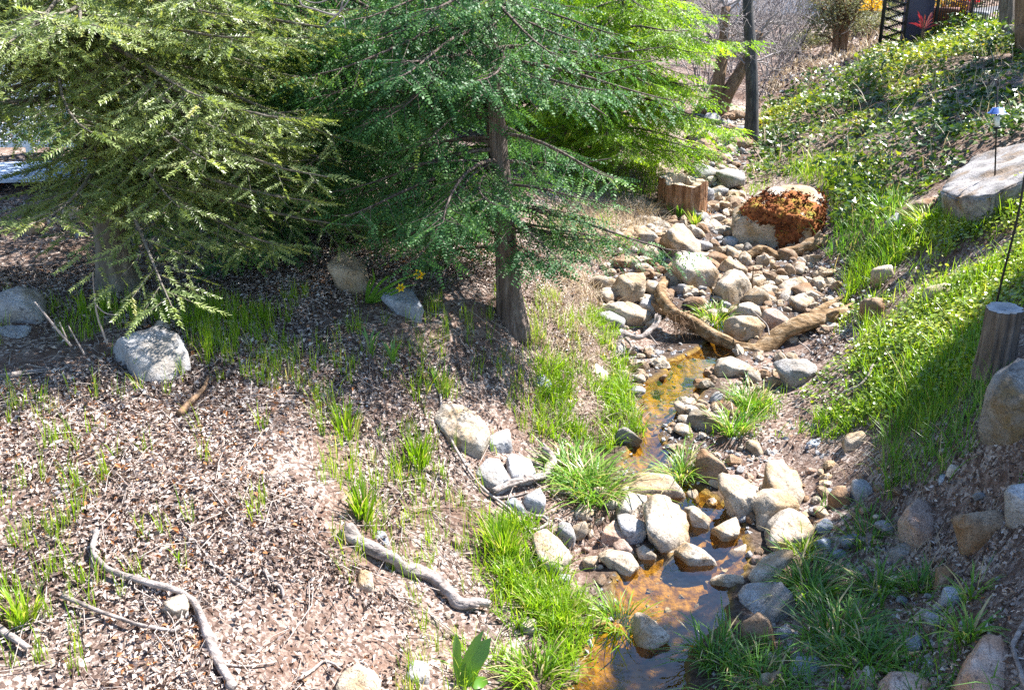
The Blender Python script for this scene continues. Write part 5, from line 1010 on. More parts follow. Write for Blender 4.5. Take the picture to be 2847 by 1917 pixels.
for lab, u, v, rad, L, n, mat, dr, ln, w, tn in [
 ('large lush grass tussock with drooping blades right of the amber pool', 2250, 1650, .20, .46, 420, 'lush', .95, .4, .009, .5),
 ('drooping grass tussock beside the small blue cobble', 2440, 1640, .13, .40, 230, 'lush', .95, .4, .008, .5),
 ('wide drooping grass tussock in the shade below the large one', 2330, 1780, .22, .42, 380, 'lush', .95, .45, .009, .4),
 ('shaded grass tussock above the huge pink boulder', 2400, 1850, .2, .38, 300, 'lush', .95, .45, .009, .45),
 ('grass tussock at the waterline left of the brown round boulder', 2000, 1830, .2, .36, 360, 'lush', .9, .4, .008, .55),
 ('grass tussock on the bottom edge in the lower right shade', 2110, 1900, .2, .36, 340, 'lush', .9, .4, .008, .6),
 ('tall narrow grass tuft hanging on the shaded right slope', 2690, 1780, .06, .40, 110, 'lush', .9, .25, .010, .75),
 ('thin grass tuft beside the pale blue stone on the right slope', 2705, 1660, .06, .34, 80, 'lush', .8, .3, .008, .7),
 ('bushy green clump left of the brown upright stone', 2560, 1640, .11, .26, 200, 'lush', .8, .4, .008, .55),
 ('grass tuft in front of the small boulders on the right bank edge', 2410, 1500, .14, .36, 200, 'lush', .9, .4, .007, .5),
 ('green arching grass clump standing in the amber pool', 1725, 1745, .12, .34, 300, 'grass', .85, .45, .007, .4),
 ('long lush grass clump on the left side of the mid creek', 1640, 1380, .2, .42, 460, 'lush', .85, .35, .008, .75),
 ('lush grass fringe above the long lush clump by the mid creek', 1600, 1330, .2, .36, 420, 'lush', .85, .35, .008, .7),
 ('bright dense upright grass clump on the bank above the egg shaped boulder', 1400, 1540, .12, .40, 520, 'grass', .35, .2, .007, .45),
 ('second bright dense grass patch below the upright clump', 1445, 1610, .12, .32, 330, 'grass', .45, .25, .007, .5),
 ('bright yellow green grass patch left of the amber pool', 1560, 1730, .14, .32, 420, 'grass', .5, .25, .007, .6),
 ('bright upright grass patch left of its yellow green neighbour', 1490, 1690, .12, .32, 380, 'grass', .45, .22, .007, .55),
 ('arching grass patch on the bottom edge left of the creek', 1500, 1890, .2, .34, 480, 'grass', .8, .4, .007, .45),
 ('drooping grass clump left of the upright brown rock', 1890, 1330, .11, .32, 280, 'lush', .9, .4, .007, .8),
 ('leafy grass clump on the gravel between the pool and dark pyramid rock', 2040, 1200, .14, .32, 260, 'lush', .6, .3, .008, .7),
 ('grass clump on the right rim of the upper pool', 2090, 1130, .16, .3, 300, 'lush', .6, .3, .008, .65),
 ('fluffy grass clump growing behind the arched log', 1985, 885, .17, .26, 320, 'grass', .7, .4, .008, .35),
 ('grass clump growing over the white rounded boulder edge', 2230, 1545, .1, .3, 170, 'grass', .8, .4, .007, .6),
 ('tall grass sprig on the left bank beside the white boulder', 1165, 1290, .07, .32, 150, 'grass', .25, .18, .008, .4),
 ('tall grass sprig above the thick bleached log', 1010, 1440, .06, .36, 140, 'grass', .25, .15, .008, .45),
 ('yellow green grass tuft near the left edge', 68, 1730, .07, .34, 130, 'grass', .4, .25, .008, .7),
 ('thin grass tufts near the broken brown snag', 960, 1200, .1, .3, 110, 'grass', .25, .15, .007, .5),
 ('upright grass tuft behind the white boulder on the left bank', 1230, 1085, .08, .26, 110, 'lush', .25, .2, .007, .7),
 ('fan of bright grass below the mossed boulder slab on the right bank', 2570, 620, .12, .4, 120, 'grass', .7, .4, .012, .6),
 ('green sprouts at the foot of the hollow stump', 1882, 608, .06, .32, 26, 'strap', .3, .25, .045, .7),
 ('yellow green sprouts under the right side of the hollow stump', 1932, 625, .05, .3, 50, 'grass', .3, .2, .012, .6)]:
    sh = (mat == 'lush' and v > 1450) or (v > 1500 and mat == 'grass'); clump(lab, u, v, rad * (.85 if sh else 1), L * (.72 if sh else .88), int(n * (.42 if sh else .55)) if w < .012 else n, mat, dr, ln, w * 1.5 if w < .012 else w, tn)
# herbs with round leaves on the right bank
hp = np.concatenate([scatter(rb2, 3000, fn=lambda P: np.clip(.42 + 1.7 * pnoise(P, 1.4, 1), .02, 1)), scatter([(2200,1090),(2380,960),(2480,1080),(2420,1200),(2300,1180)], 700), scatter([(2600,560),(2900,500),(2900,640),(2640,700)], 1500)])
n = len(hp); hh = rng.uniform(.015, .13, n) * (1 + .5 * pnoise(hp, 1.5, 2)); hp = hp + np.c_[np.zeros((n, 2)), hh]
V, F = leaf_mass(hp, sp_size(n, .016, .048), ROUND, .45, Gn(hp[:, 0], hp[:, 1]) * .6 + np.array([0, 0, .6]))
make('bank_herbs', V, F, 'herb', (0, 0, 0), np.clip(.45 + .3 * pnoise(hp, 2) + rng.normal(0, .22, n), 0, 1).repeat(6), False, label='dense round leaved herbs covering the sunlit right bank', cat='herbs', kind='stuff')
# ivy on the far right bank
ivp = [(2085,440),(2100,360),(2130,300),(2220,250),(2330,220),(2420,150),(2480,115),(2600,80),(2790,60),(3400,60),(3400,480),(2990,400),(2847,400),(2700,440),(2610,520),(2480,600),(2420,690),(2300,690),(2310,560),(2250,470),(2150,500),(2060,520)]
ip = scatter(ivp, 470, fn=lambda P: np.clip(.85 + .7 * pnoise(P, .7, 8), .3, 1)); n = len(ip)
mound = np.clip(.2 + .42 * pnoise(ip, .55, 2) + .2 * pnoise(ip, 1.5, 5), .02, .75); ip = ip + np.c_[rng.normal(0, .02, (n, 2)), mound * rng.uniform(.35, 1.0, n)]
V, F = leaf_mass(ip, np.where(rng.random(n) < .3, sp_size(n, .03, .06), sp_size(n, .06, .13)), IVYL, .6, Gn(ip[:, 0], ip[:, 1]) + np.array([.15, 0, .3]))
make('ivy', V, F, 'ivy', (0, 0, 0), np.clip(.42 + .38 * pnoise(ip, .8, 3) + rng.normal(0, .24, n), 0, 1).repeat(6), False, label='dense ivy ground cover on the far right bank', cat='ivy', kind='stuff')
print('ivy', n, 'herb', len(hp))
grass_stuff('ivy_grass', 'bright grass poking through the ivy on the far right bank', scatter([(2120,500),(2260,430),(2420,410),(2560,440),(2520,540),(2440,600),(2320,560)], 40, fn=lambda P: np.clip(.35 + 1.4 * pnoise(P, .9, 6), .02, 1)), (.15, .42), .013, .5, 'grass', 5, .1, .25, .5)
grass_stuff('ivy_stalks', 'dry twiggy stalks among the ivy', scatter(ivp, 5), (.2, .5), .012, .6, 'straw', 3, .1, .5, .5, 'dry stalks')
# leaf litter
def litter(poly, dens, name, label, lo=.014, hi=.055, fn=None, tone=.5):
    P = scatter(poly, dens, 400000, fn); n = len(P); P = P + np.c_[np.zeros((n, 2)), rng.uniform(.002, .045, n) * rng.random(n)]
    V, F = leaf_mass(P, np.c_[s_ := lo + (hi - lo) * rng.random(n) ** 1.4, s_ * rng.uniform(.4, 1.1, n), s_ * rng.uniform(.4, 2.4, n)], CURL, .75, Gn(P[:, 0], P[:, 1]))
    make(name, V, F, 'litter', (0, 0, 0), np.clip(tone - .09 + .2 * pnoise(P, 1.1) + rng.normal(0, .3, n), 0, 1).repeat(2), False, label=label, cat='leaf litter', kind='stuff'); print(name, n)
bare = lambda P: np.clip(.62 + 1.3 * pnoise(P, .8, 12), .05, 1) * np.where(inpoly(*proj(P), [(560,1700),(760,1640),(940,1640),(1120,1760),(1080,1880),(900,1917),(640,1917),(600,1800)]), .22, 1)
litter(leftbank, 6200, 'leaf_litter', 'dry brown oak leaves covering the left bank', fn=bare)
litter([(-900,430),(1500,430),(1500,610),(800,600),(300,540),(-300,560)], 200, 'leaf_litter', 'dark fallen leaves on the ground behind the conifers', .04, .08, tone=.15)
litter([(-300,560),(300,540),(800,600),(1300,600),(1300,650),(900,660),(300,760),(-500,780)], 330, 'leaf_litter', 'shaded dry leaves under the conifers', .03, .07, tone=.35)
litter([(2560,1200),(2760,1080),(3400,1100),(3400,1990),(2500,1990),(2480,1700),(2560,1480),(2430,1300)], 1500, 'leaf_litter', 'dry leaves on the shaded right slope', tone=.5)
litter([(1550,620),(1760,600),(1700,760),(1680,900),(1560,800)], 450, 'leaf_litter', 'dry leaves on the bank edge left of the rocky bed', .025, .055, tone=.6)
litter([(1640,1330),(1760,1280),(1700,1640),(1560,1640)], 260, 'leaf_litter', 'dead leaves among stones left of the amber pool', tone=.4)
litter([(2230,700),(2420,690),(2440,960),(2260,1010)], 900, 'leaf_litter', 'leaf debris at the right end of the arched log', .03, .06, tone=.4)

litter([(2080,310),(2180,180),(2330,70),(2450,60),(2450,140),(2300,220),(2160,290)], 110, 'leaf_litter', 'brown leaves and chips on the far bank', .06, .16, tone=.4)
litter(rb2, 420, 'leaf_litter', 'dead leaves showing between the herbs on the right bank', tone=.5)
litter([(1500,1010),(1650,860),(1740,1000),(1790,1210),(1600,1260),(1500,1200)], 700, 'leaf_litter', 'dead leaves under the bright bank grass', tone=.5)
litter([(1880,1200),(2300,1060),(2480,1180),(2420,1330),(2300,1340),(2000,1290)], 260, 'leaf_litter', 'leaf scraps on the gravel flat right of the creek', tone=.5)
grass_stuff('dry_grass', 'dry tan grass tufts on the far bank', scatter([(2080,310),(2180,180),(2330,70),(2450,60),(2450,140),(2300,220),(2160,290)], 9), (.1, .35), .02, .7, 'straw', 7, .1, .4, .5, 'dry grass')
grass_stuff('dry_grass', 'dead straw mixed into the grass by the upper pool', scatter([(1500,1010),(1650,860),(1740,1000),(1790,1210),(1600,1260),(1500,1200)], 90), (.08, .22), .006, .9, 'straw', 5, .04, .5, .6, 'dry grass')
# ---------------------------------------------------------------- daffodils and the broad leaved plant
def strap(root, name, nodes, w0, mat, base, fold=.35, tone=.5, tip=.12):
    Q = smooth_path(np.array(nodes), 10); T = np.gradient(Q, axis=0); T /= np.linalg.norm(T, axis=1, keepdims=True)
    S = np.cross(T, C0 - Q + np.array([.4, .2, .6])); S /= np.linalg.norm(S, axis=1, keepdims=True); Nv = np.cross(S, T); t = np.linspace(0, 1, 10)
    w = w0 * np.minimum(1, (.45 + 1.6 * t)) * np.clip((1 - t) / .25, tip, 1) * .5
    V = np.concatenate([Q - S * w[:, None] + Nv * (fold * w)[:, None], Q, Q + S * w[:, None] + Nv * (fold * w)[:, None]]); i = np.arange(9)
    F = np.concatenate([np.stack([i, i + 1, i + 11, i + 10], 1), np.stack([i + 10, i + 11, i + 21, i + 20], 1)])
    return make(name, V, F, mat, base, np.full(len(F), tone), True, root)
db = G(1020, 842); yd = db[1]
root = empty('daffodil_plant', db, 'daffodil plant with two yellow flowers under the redwood', 'flower')
for (nd, tn) in [([(1018,840),(1030,800),(1040,775),(1035,745)], .6), ([(1020,840),(1045,800),(1070,775),(1085,765)], .8), ([(1024,842),(1060,810),(1100,785),(1150,762)], .7), ([(1026,844),(1070,815),(1110,800),(1160,790)], .9), ([(1016,842),(1022,800),(1032,770)], .5), ([(1030,845),(1065,830),(1095,815),(1115,808)], .6), ([(1056,840),(1075,865),(1095,895),(1105,912)], .8), ([(1022,842),(1042,815),(1056,798)], .6)]:
    P = [at_y(u, v, yd - .10 * i) for i, (u, v) in enumerate(nd)]; strap(root, 'leaf', P, .022, 'strap', db, .35, tn)
for fc, stem, fs in (((1170, 760), [(1026,843),(1090,796),(1130,772),(1165,762)], .052), ((1116, 798), [(1028,844),(1070,818),(1100,804),(1114,799)], .042)):
    P = np.array([at_y(u, v, yd - .14 * i) for i, (u, v) in enumerate(stem)]); V, F, c = tube(smooth_path(P, 10), np.full(10, .0055), 6); make('stem', V, [F, c], 'strap', db, np.full(len(F) + len(c), .7), True, root)
    fcw = P[-1]; ax = np.array([.35, -.85, .1]); ax /= np.linalg.norm(ax); A = np.cross(ax, [0, 0, 1]); A /= np.linalg.norm(A); B = np.cross(A, ax)
    fl = make('flower', *cat_mesh([(fcw + np.array([A * math.cos(t) * fs * .2 + B * math.sin(t) * fs * .2, (A * math.cos(t - .45) + B * math.sin(t - .45)) * fs * .65 + ax * .004, (A * math.cos(t) + B * math.sin(t)) * fs * 1.1 + ax * .008, (A * math.cos(t + .45) + B * math.sin(t + .45)) * fs * .65 + ax * .004]), [[0, 1, 2, 3]]) for t in np.arange(6) * math.pi / 3]), 'daff', db, np.full(6, .8), True, root)
    Pt = np.array([fcw, fcw + ax * fs * .45, fcw + ax * fs * .8]); V, F, c = tube(Pt, np.array([.3, .34, .5]) * fs, 12, 0, 0, False); make('trumpet', V, F, 'daff', db, np.full(len(F), .1), True, fl)
pb2 = G(1285, 1905); yp = pb2[1]; root = empty('broad_leaf_plant', pb2, 'broad leaved green plant at the bottom edge left of the creek', 'plant')
for nd, w in [([(1278,1905),(1272,1850),(1270,1800),(1268,1760)], .055), ([(1290,1905),(1310,1850),(1335,1810),(1365,1772)], .11), ([(1292,1915),(1300,1890),(1312,1862),(1322,1840)], .085), ([(1265,1910),(1240,1890),(1220,1865),(1205,1850)], .05), ([(1270,1915),(1250,1905),(1225,1895),(1205,1900)], .08), ([(1285,1900),(1295,1840),(1320,1790),(1345,1750)], .05), ([(1300,1915),(1320,1900),(1340,1895),(1360,1905)], .07)]:
    P = [at_y(u, v, yp + .03 * i) for i, (u, v) in enumerate(nd)]; strap(root, 'leaf', P, w, 'strap', pb2, .25, rng.uniform(.3, 1), .06)
for u, v, h, nl, lab in ((1030, 990, .26, 4, 'single grassy sprout below the daffodils on the leaf slope'), (1092, 1015, .22, 6, 'small spiky sprout left of the bank grass under the daffodils')):
    c = G(u, v); root = empty('sprout', c, lab, 'plant')
    for i in range(nl):
        a = rng.random() * 6.28; d = np.array([math.cos(a), math.sin(a), 0]) * rng.uniform(.02, .1); strap(root, 'leaf', [c, c + d * .4 + [0, 0, h * .6], c + d + [0, 0, h * rng.uniform(.7, 1.1)]], .016, 'strap', c, .3, rng.random())

# ---------------------------------------------------------------- far bank: trunks, bare shrubs, small trees
def trunk_only(name, label, nodes, r0, r1, mat, group=None, k=18, ridge=.1, cat='tree', crown=None):
    P = np.array(nodes); Q = smooth_path(P, 24); base = Q[0].copy(); root = empty(name, base, label, cat, group)
    Q[0, 2] -= .15; rr = np.linspace(r0, r1, 24) * (1 + .35 * np.exp(-np.arange(24) * .8)); V, F, c = tube(Q, rr, k, ridge, r0 * 77); make('trunk', V, [F, c], mat, base, None, True, root); return root, Q
def grow(p, d, L, r, depth, out, spread=.55, kids=3, curl=.16, up=.05, nseg=5):
    d = d / np.linalg.norm(d); step = L / nseg; pts = [p]
    for i in range(nseg):
        d = d + rng.normal(0, curl, 3) + np.array([0, 0, up]); d /= np.linalg.norm(d); q = p + d * step; ra = r * (1 - .5 * i / nseg); rb = r * (1 - .5 * (i + 1) / nseg); out.append((p, q, ra, rb)); p = q; pts.append((p, d.copy(), rb))
    if depth > 0:
        for _ in range(kids + (rng.random() < .5)):
            i = rng.integers(1, nseg + 1); q, dd, rr = pts[i]; nd = dd + rng.normal(0, spread, 3); grow(q, nd, L * rng.uniform(.5, .8), rr * .62, depth - 1, out, spread, kids, curl, up, nseg)
def bare_shrub(label, base, stems, L, r, depth=3, mat='greytwig', name='bare_shrub', lean=(0, 0), cat='shrub', group='bare grey shrubs', up=.04, kids=3):
    out = []; base = np.array(base, float)
    for i in range(stems):
        a = i * 2.4 + rng.random(); grow(base + np.array([math.cos(a) * .12, math.sin(a) * .12, -.05]), np.array([math.cos(a) * .45 + lean[0], math.sin(a) * .45 + lean[1], 1.0]), L, r, depth, out, .6, kids, .17, up)
    a, b2, c, d = map(np.array, zip(*out)); V, F = segs(a, b2, np.maximum(c, .004), np.maximum(d, .003), 3)
    return make(name, V, F, mat, base, None, True, label=label, cat=cat, group=group), len(out)
# slim dark trunk in front of the thicket
db_ = G(2088, 398); yq = db_[1]; root, Q = trunk_only('slim_tree', 'slim dark straight trunk at the edge of the upper creek', [db_, at_y(2091, 260, yq + .05), at_y(2086, 120, yq + .1), at_y(2079, 0, yq + .15), at_y(2070, -420, yq + .3)], .125, .085, 'darkbark', None, 22)
out = []
for i in range(16):
    h = rng.uniform(.35, 1); p = Q[int(h * 23)]; grow(p, np.array([rng.normal(), rng.normal(), .2]), rng.uniform(.3, .9), .012, 2, out, .6, 2, .2, .0)
a, b2, c, d = map(np.array, zip(*out)); V, F = segs(a, b2, c, d, 4); make('branches', V, F, 'greytwig', db_, None, True, root)['kind'] = 'stuff'
# leaning brown trunks behind it
for lab, nodes, r0, r1 in [('leaning brown forked trunk left of the slim dark trunk', [(1980,318),(1992,255),(2003,190),(2012,120),(2018,20)], .14, .09), ('shorter leaning brown trunk between the forked trunk and the slim dark trunk', [(2000,318),(2022,262),(2050,215),(2075,170),(2110,90)], .15, .10)]:
    g = G(*nodes[0]); root, Q = trunk_only('leaning_tree', lab, [g] + [at_y(u, v, g[1] + .12 * i) for i, (u, v) in enumerate(nodes[1:])], r0, r1, 'brownbark', 'leaning trunks')
    out = []
    for i in range(9): grow(Q[rng.integers(12, 24)], np.array([rng.normal(0, .8), rng.normal(0, .6), .7]), rng.uniform(.5, 1.0), .03, 3, out, .6, 2, .17, .03)
    a, b2, c, d = map(np.array, zip(*out)); V, F = segs(a, b2, np.maximum(c, .006), np.maximum(d, .005), 4); make('branches', V, F, 'greytwig', g, None, True, root)['kind'] = 'stuff'
for i, (u, v, y) in enumerate([(1965,215,24),(2030,150,27),(1940,120,28)]):
    pass
shr = [('bare grey shrub left of the leaning trunks', 1955, 240, 8, 1.3), ('bare grey shrub behind the leaning trunks', 2030, 205, 9, 1.5), ('bare grey shrub just right of the slim dark trunk', 2140, 215, 8, 1.3), ('tall bare grey shrub at the back behind the slim dark trunk', 2075, 165, 10, 1.8),
       ('bare grey shrub on the crest left of the white car', 2170, 135, 10, 1.5), ('bare grey shrub at the top left of the far bank', 1975, 130, 10, 1.9), ('wide bare grey shrub at the top of the far bank', 2110, 105, 11, 1.8), ('low bare grey shrub at the foot of the far bank', 2180, 195, 6, .5), ('bare grey shrub in front of the white car', 2225, 118, 8, 1.1)]
tot = 0
for lab, u, v, s, L in shr:
    g = G(u, v); o, m = bare_shrub(lab, g, s, L, .022, 3); tot += m
print('shrub segs', tot)
g = G(2195, 168); bare_shrub('small dark bare sapling on the far bank slope', g, 2, 1.0, .035, 2, 'darkbark', 'sapling', cat='sapling', group=None, kids=2)
# small grey green tree on the far bank
g = G(2330, 147); root = empty('small_tree', g, 'small multi stemmed grey green tree on the far bank', 'tree')
out = []; tips = []
for i, (du, top) in enumerate(((-8, (2318, 60)), (6, (2336, 40)), (14, (2352, 30)))):
    p = g + np.array([(du) / FPX * g[1], .05 * i, 0]); e = at_y(*top, g[1]); V, F, c = tube(smooth_path([p - [0, 0, .1], (p + e) / 2 + [.05, 0, 0], e], 10), np.linspace(.11, .06, 10), 10, .12, i); make('trunk', V, [F, c], 'brownbark', g, None, True, root)
    for k in range(7): grow(e - [0, 0, .15 * k * rng.random()], np.array([rng.normal(0, .8), rng.normal(0, .7), .7]), rng.uniform(.5, 1.0), .03, 2, out, .6, 3, .15, .04)
a, b2, c, d = map(np.array, zip(*out)); V, F = segs(a, b2, np.maximum(c, .006), np.maximum(d, .005), 3); make('branches', V, F, 'brownbark', g, None, True, root)['kind'] = 'stuff'
tp = b2[rng.integers(0, len(b2), 5200)] + rng.normal(0, .10, (5200, 3)); V, F = leaf_mass(tp, sp_size(5200, .04, .09), LEAF4, .9); o = make('crown', V, F, 'scrub', g, rng.random(5200).repeat(4), False, root); o['kind'] = 'stuff'
# yellowish low bush and shrub masses
def bush(name, label, c, r, n, size, mat, cat='shrub', group=None, tone=.5):
    c = np.array(c, float); D = rng.normal(0, 1, (n, 3)); D[:, 2] = np.abs(D[:, 2]); D /= np.linalg.norm(D, axis=1, keepdims=True); P = D * (np.asarray(r) * (rng.random((n, 1)) ** .35)); P *= (1 + .3 * fbm(D * 2.5 + c, 3))[:, None]; P += c
    root = empty(name, c, label, cat, group)
    V, F = leaf_mass(P, sp_size(n, *size), LEAF4, .9); o = make('foliage', V, F, mat, c, np.clip(tone + .3 * fbm(P * 2, 2) + rng.normal(0, .2, n), 0, 1).repeat(4), False, root); o['kind'] = 'stuff'
    m = 9; a = c + np.c_[rng.normal(0, .05, (m, 2)), np.zeros(m)]; b2 = c + rng.normal(0, .35, (m, 3)) * np.asarray(r) + np.array([0, 0, .5]) * np.asarray(r)[2]; V, F = segs(a, b2, np.full(m, .02), np.full(m, .008), 4); make('stems', V, F, 'brownbark', c, None, True, root)
for u, v, r, n, lab in ((2245, 128, (.9, .6, .45), 1800, 'low yellow green bush on the crest of the far bank'), (2190, 150, (.6, .5, .35), 1000, 'small yellow green bush left of the crest bush'), (2400, 85, (1.2, .8, .9), 2600, 'grey green bush beside the black metal post')):
    bush('low_bush', lab, G(u, v), r, n, (.04, .09), 'scrub', 'bush', 'bushes on the far bank', .7)
g = np.array([9.2, 27.0, H(9.2, 27.0)]); bush('flowering_shrub', 'orange and green shrub hanging above the black metal post', at_y(2428, 5, 25.5) - [0, 0, .2], (.3, .3, .3), 260, (.04, .08), 'yflower', 'shrub', None, .1)
# far woodland closing the view
n = 11000; x = rng.uniform(-8, 34, n); y = rng.uniform(47, 58, n); hgt = 3.2 + 1.8 * fbm(np.c_[x * .25, y * .1, np.zeros(n)], 3); P = np.c_[x, y, H(x, y) + hgt * rng.random(n) ** .8]
V, F = leaf_mass(P, sp_size(n, .25, .6), LEAF4, .9); make('far_woodland', V, F, 'scrub', (0, 0, 0), np.clip(.4 + .5 * fbm(P * .5, 3), 0, 1).repeat(4), False, label='grey olive woodland far behind the road', cat='woodland', kind='stuff')
# hedge behind the left conifers
P = []; 
for cx, cy, r in ((-6.2, 17.5, 2.2), (-3.6, 17.0, 2.2), (-1.2, 17.6, 2.1), (.6, 18.6, 1.9), (-9.5, 18.5, 2.4)):
    c = np.array([cx, cy, H(cx, cy) + .2]); bush('evergreen_shrub', {-6.2: 'dark evergreen shrub behind the lattice fence', -3.6: 'dark evergreen shrub behind the fir tree', -1.2: 'dark evergreen shrub behind the shadowed redwood', .6: 'dark evergreen shrub behind the ridged redwood', -9.5: 'dark evergreen shrub at the far left edge'}[cx], c, (r * .9, r * .7, r * 1.7), 6000, (.08, .18), 'oak', 'shrub', 'evergreen shrubs behind the conifers')

# ---------------------------------------------------------------- deck boards and lattice at the left
yb0 = 12.5; zd = H(-6.3, 12.4) + .16
dk = empty('deck', (-6.6, 13.0, zd - .16), 'low pale blue board deck at the left edge', 'deck')
dirx = np.array([math.cos(.20), math.sin(.20), 0]); diry = np.array([-math.sin(.20), math.cos(.20), 0]); o0 = np.array([-5.15, 12.55, zd])
for i in range(7):
    L = 3.4 - .10 * (i % 3) + .1 * i; c = o0 + diry * (.21 * i) - dirx * (L / 2) + dirx * (.12 * i); V, F = box(c, (L, .165, .035), np.stack([dirx, diry, [0, 0, 1]], 1)); make('board', V, F, 'deck', (-6.6, 13.0, zd - .16), None, False, dk)
for i in range(3):
    c = o0 - dirx * (.35 + 1.1 * i) + diry * .5 - np.array([0, 0, .085]); V, F = box(c, (.09, 1.1, .13), np.stack([dirx, diry, [0, 0, 1]], 1)); make('joist', V, F, 'terra', (-6.6, 13.0, zd - .16), None, False, dk)
yl = 14.4; zl = H(-6.4, yl); lf = empty('lattice_fence', (-6.6, yl, zl), 'white diagonal lattice fence behind the fir at the left edge', 'fence')
x0, x1, z0_, z1_ = -8.6, -5.4, zl + .12, zl + 1.75; zr = zl + .95
for z in (z0_, zr, z1_): V, F = box(((x0 + x1) / 2, yl, z), (x1 - x0, .06, .08)); make('rail', V, F, 'white', (-6.6, yl, zl), None, False, lf)
for x in (x0, -7.0, x1): V, F = box((x, yl, zl + .9), (.09, .085, 1.9)); make('post', V, F, 'white', (-6.6, yl, zl), None, False, lf)
for zz0, zz1 in ((z0_ + .04, zr - .04), (zr + .04, z1_ - .04)):
    hgt = zz1 - zz0
    for s, yo in ((1, -.012), (-1, .012)):
        x = x0 - hgt
        while x < x1:
            a, bq = max(x, x0), min(x + hgt, x1)
            if bq - a > .05:
                za, zb = (zz0 + (a - x), zz0 + (bq - x)) if s > 0 else (zz1 - (a - x), zz1 - (bq - x)); V, F = bar((a, yl + yo, za), (bq, yl + yo, zb), .010, .035, (0, 0, 1)); make('slat', V, F, 'white', (-6.6, yl, zl), None, False, lf)
            x += .15
# ---------------------------------------------------------------- fence and terrace on the right hilltop
yf = 24.5
def fx(u): return at_y(u, 100, yf)[0]
zf_ = lambda x: H(x, yf)
x = fx(2438); V, F, c = tube(np.array([[x, yf - .2, H(x, yf) - .2], [x, yf - .2, H(x, yf) + 2.4]]), np.full(2, .025), 8); make('metal_post', V, [F, c], 'black', (x, yf - .2, H(x, yf)), None, True, label='slim black metal post left of the leaf pattern screen', cat='post')
xa, xb = fx(2450), fx(2513); zb_ = H((xa + xb) / 2, yf) - .05; sc_ = empty('leaf_screen', ((xa + xb) / 2, yf, zb_), 'black metal garden screen with cut out leaf pattern', 'screen')
bs = ((xa + xb) / 2, yf, zb_)
for c, s in ((((xa + xb) / 2, yf, zb_ + .05), (xb - xa, .04, .05)), (((xa + xb) / 2, yf, zb_ + 1.95), (xb - xa, .04, .05)), ((xa, yf, zb_ + 1), (.05, .045, 1.95)), ((xb, yf, zb_ + 1), (.05, .045, 1.95))): V, F = box(c, s); make('frame', V, F, 'black', bs, None, False, sc_)
parts = []; wv = xb - xa
for j in range(17):
    zc = zb_ + .10 + j * .105; sgn = (-1) ** j; a = np.array([xa + .03 if sgn > 0 else xb - .03, yf, zc - .03]); e = np.array([xb - .03 if sgn > 0 else xa + .03, yf, zc + .12])
    parts.append(bar(a, e, .02, .028, (0, 0, 1)))
    for k in range(1, 11):
        q = a + (e - a) * k / 11; l = .06
        for sg in (1, -1):
            d = np.array([sgn * .75, 0, .66 * sg]); parts.append(bar(q, q + d * l, .014, .020, (0, 1, 0) if False else (0, 0, 1)))
V, F = cat_mesh(parts); V[:, 0] = np.clip(V[:, 0], xa, xb); o = make('leaf_pattern', V, F, 'black', bs, None, False, sc_); o['kind'] = 'stuff'
xc = fx(2592); V, F = box(((xb + xc) / 2 + .03, yf + .25, zb_ + .9), (xc - xb, .12, 2.0)); pn = empty('wall_panel', ((xb + xc) / 2, yf + .25, zb_), 'dark navy wall panel beside the leaf pattern screen', 'panel'); make('panel', V, F, 'navy', ((xb + xc) / 2, yf + .25, zb_), None, False, pn)
V, F = box(((xb + xc) / 2 + .03, yf + .25, zb_ + 1.93), (xc - xb + .06, .16, .06)); make('cap', V, F, 'black', ((xb + xc) / 2, yf + .25, zb_), None, False, pn)
pc = np.array([fx(2553), yf - .25, H(fx(2553), yf - .25)]); root = empty('spiky_plant', pc, 'red pink spiky plant in front of the navy panel', 'plant')
for i in range(18):
    a = rng.random() * 6.28; el = rng.uniform(.3, 1.3); d = np.array([math.cos(a) * math.cos(el), .4 * math.sin(a) * math.cos(el), math.sin(el)]); L = rng.uniform(.28, .55); s = pc + np.array([0, 0, .35]); strap(root, 'leaf', [s, s + d * L * .6, s + d * L + [0, 0, -.06]], .03, 'pod', pc, .3, rng.random())
V, F, c = tube(np.array([pc - [0, 0, .1], pc + [0, 0, .38]]), np.full(2, .035), 8); make('stem', V, [F, c], 'brownbark', pc, None, True, root)
xe = fx(2790); fb0 = np.array([(xc + xe) / 2, yf, H((xc + xe) / 2, yf)]); fe = empty('iron_fence', fb0, 'black iron picket fence along the hilltop terrace', 'fence'); zt = fb0[2] + .1
for z in (zt + .12, zt + 1.45): V, F = box(((xc + xe) / 2 + .03, yf, z), (xe - xc, .035, .04)); make('rail', V, F, 'black', fb0, None, False, fe)
npk = 30
for i in range(npk):
    x = xc + .06 + (xe - xc - .06) * i / (npk - 1); V, F = box((x, yf, zt + .78), (.017, .017, 1.6)); make('picket', V, F, 'black', fb0, None, False, fe)
for x in (xc + .03, (xc + xe) / 2, xe + .02): V, F = box((x, yf, zt + .8), (.055, .055, 1.75)); make('post', V, F, 'black', fb0, None, False, fe)
def planter(label, x, y, w, h, mat):
    z = H(x, y); k = 20; th = np.arange(k) * 2 * np.pi / k; rows = [np.c_[r * np.cos(th), r * np.sin(th), np.full(k, q)] for r, q in ((w * .36, -.05), (w * .48, h * .85), (w * .53, h * .86), (w * .53, h), (w * .44, h), (w * .42, h * .8), (.01, h * .8))]
    V = np.concatenate(rows) + [x, y, z]; i = np.arange(6)[:, None] * k; j = np.arange(k)[None]; jn = (j + 1) % k
    return make('planter', V, np.stack([i + j, i + jn, i + k + jn, i + k + j], 2).reshape(-1, 4), mat, (x, y, z), None, True, label=label, cat='planter', group='terrace planters')
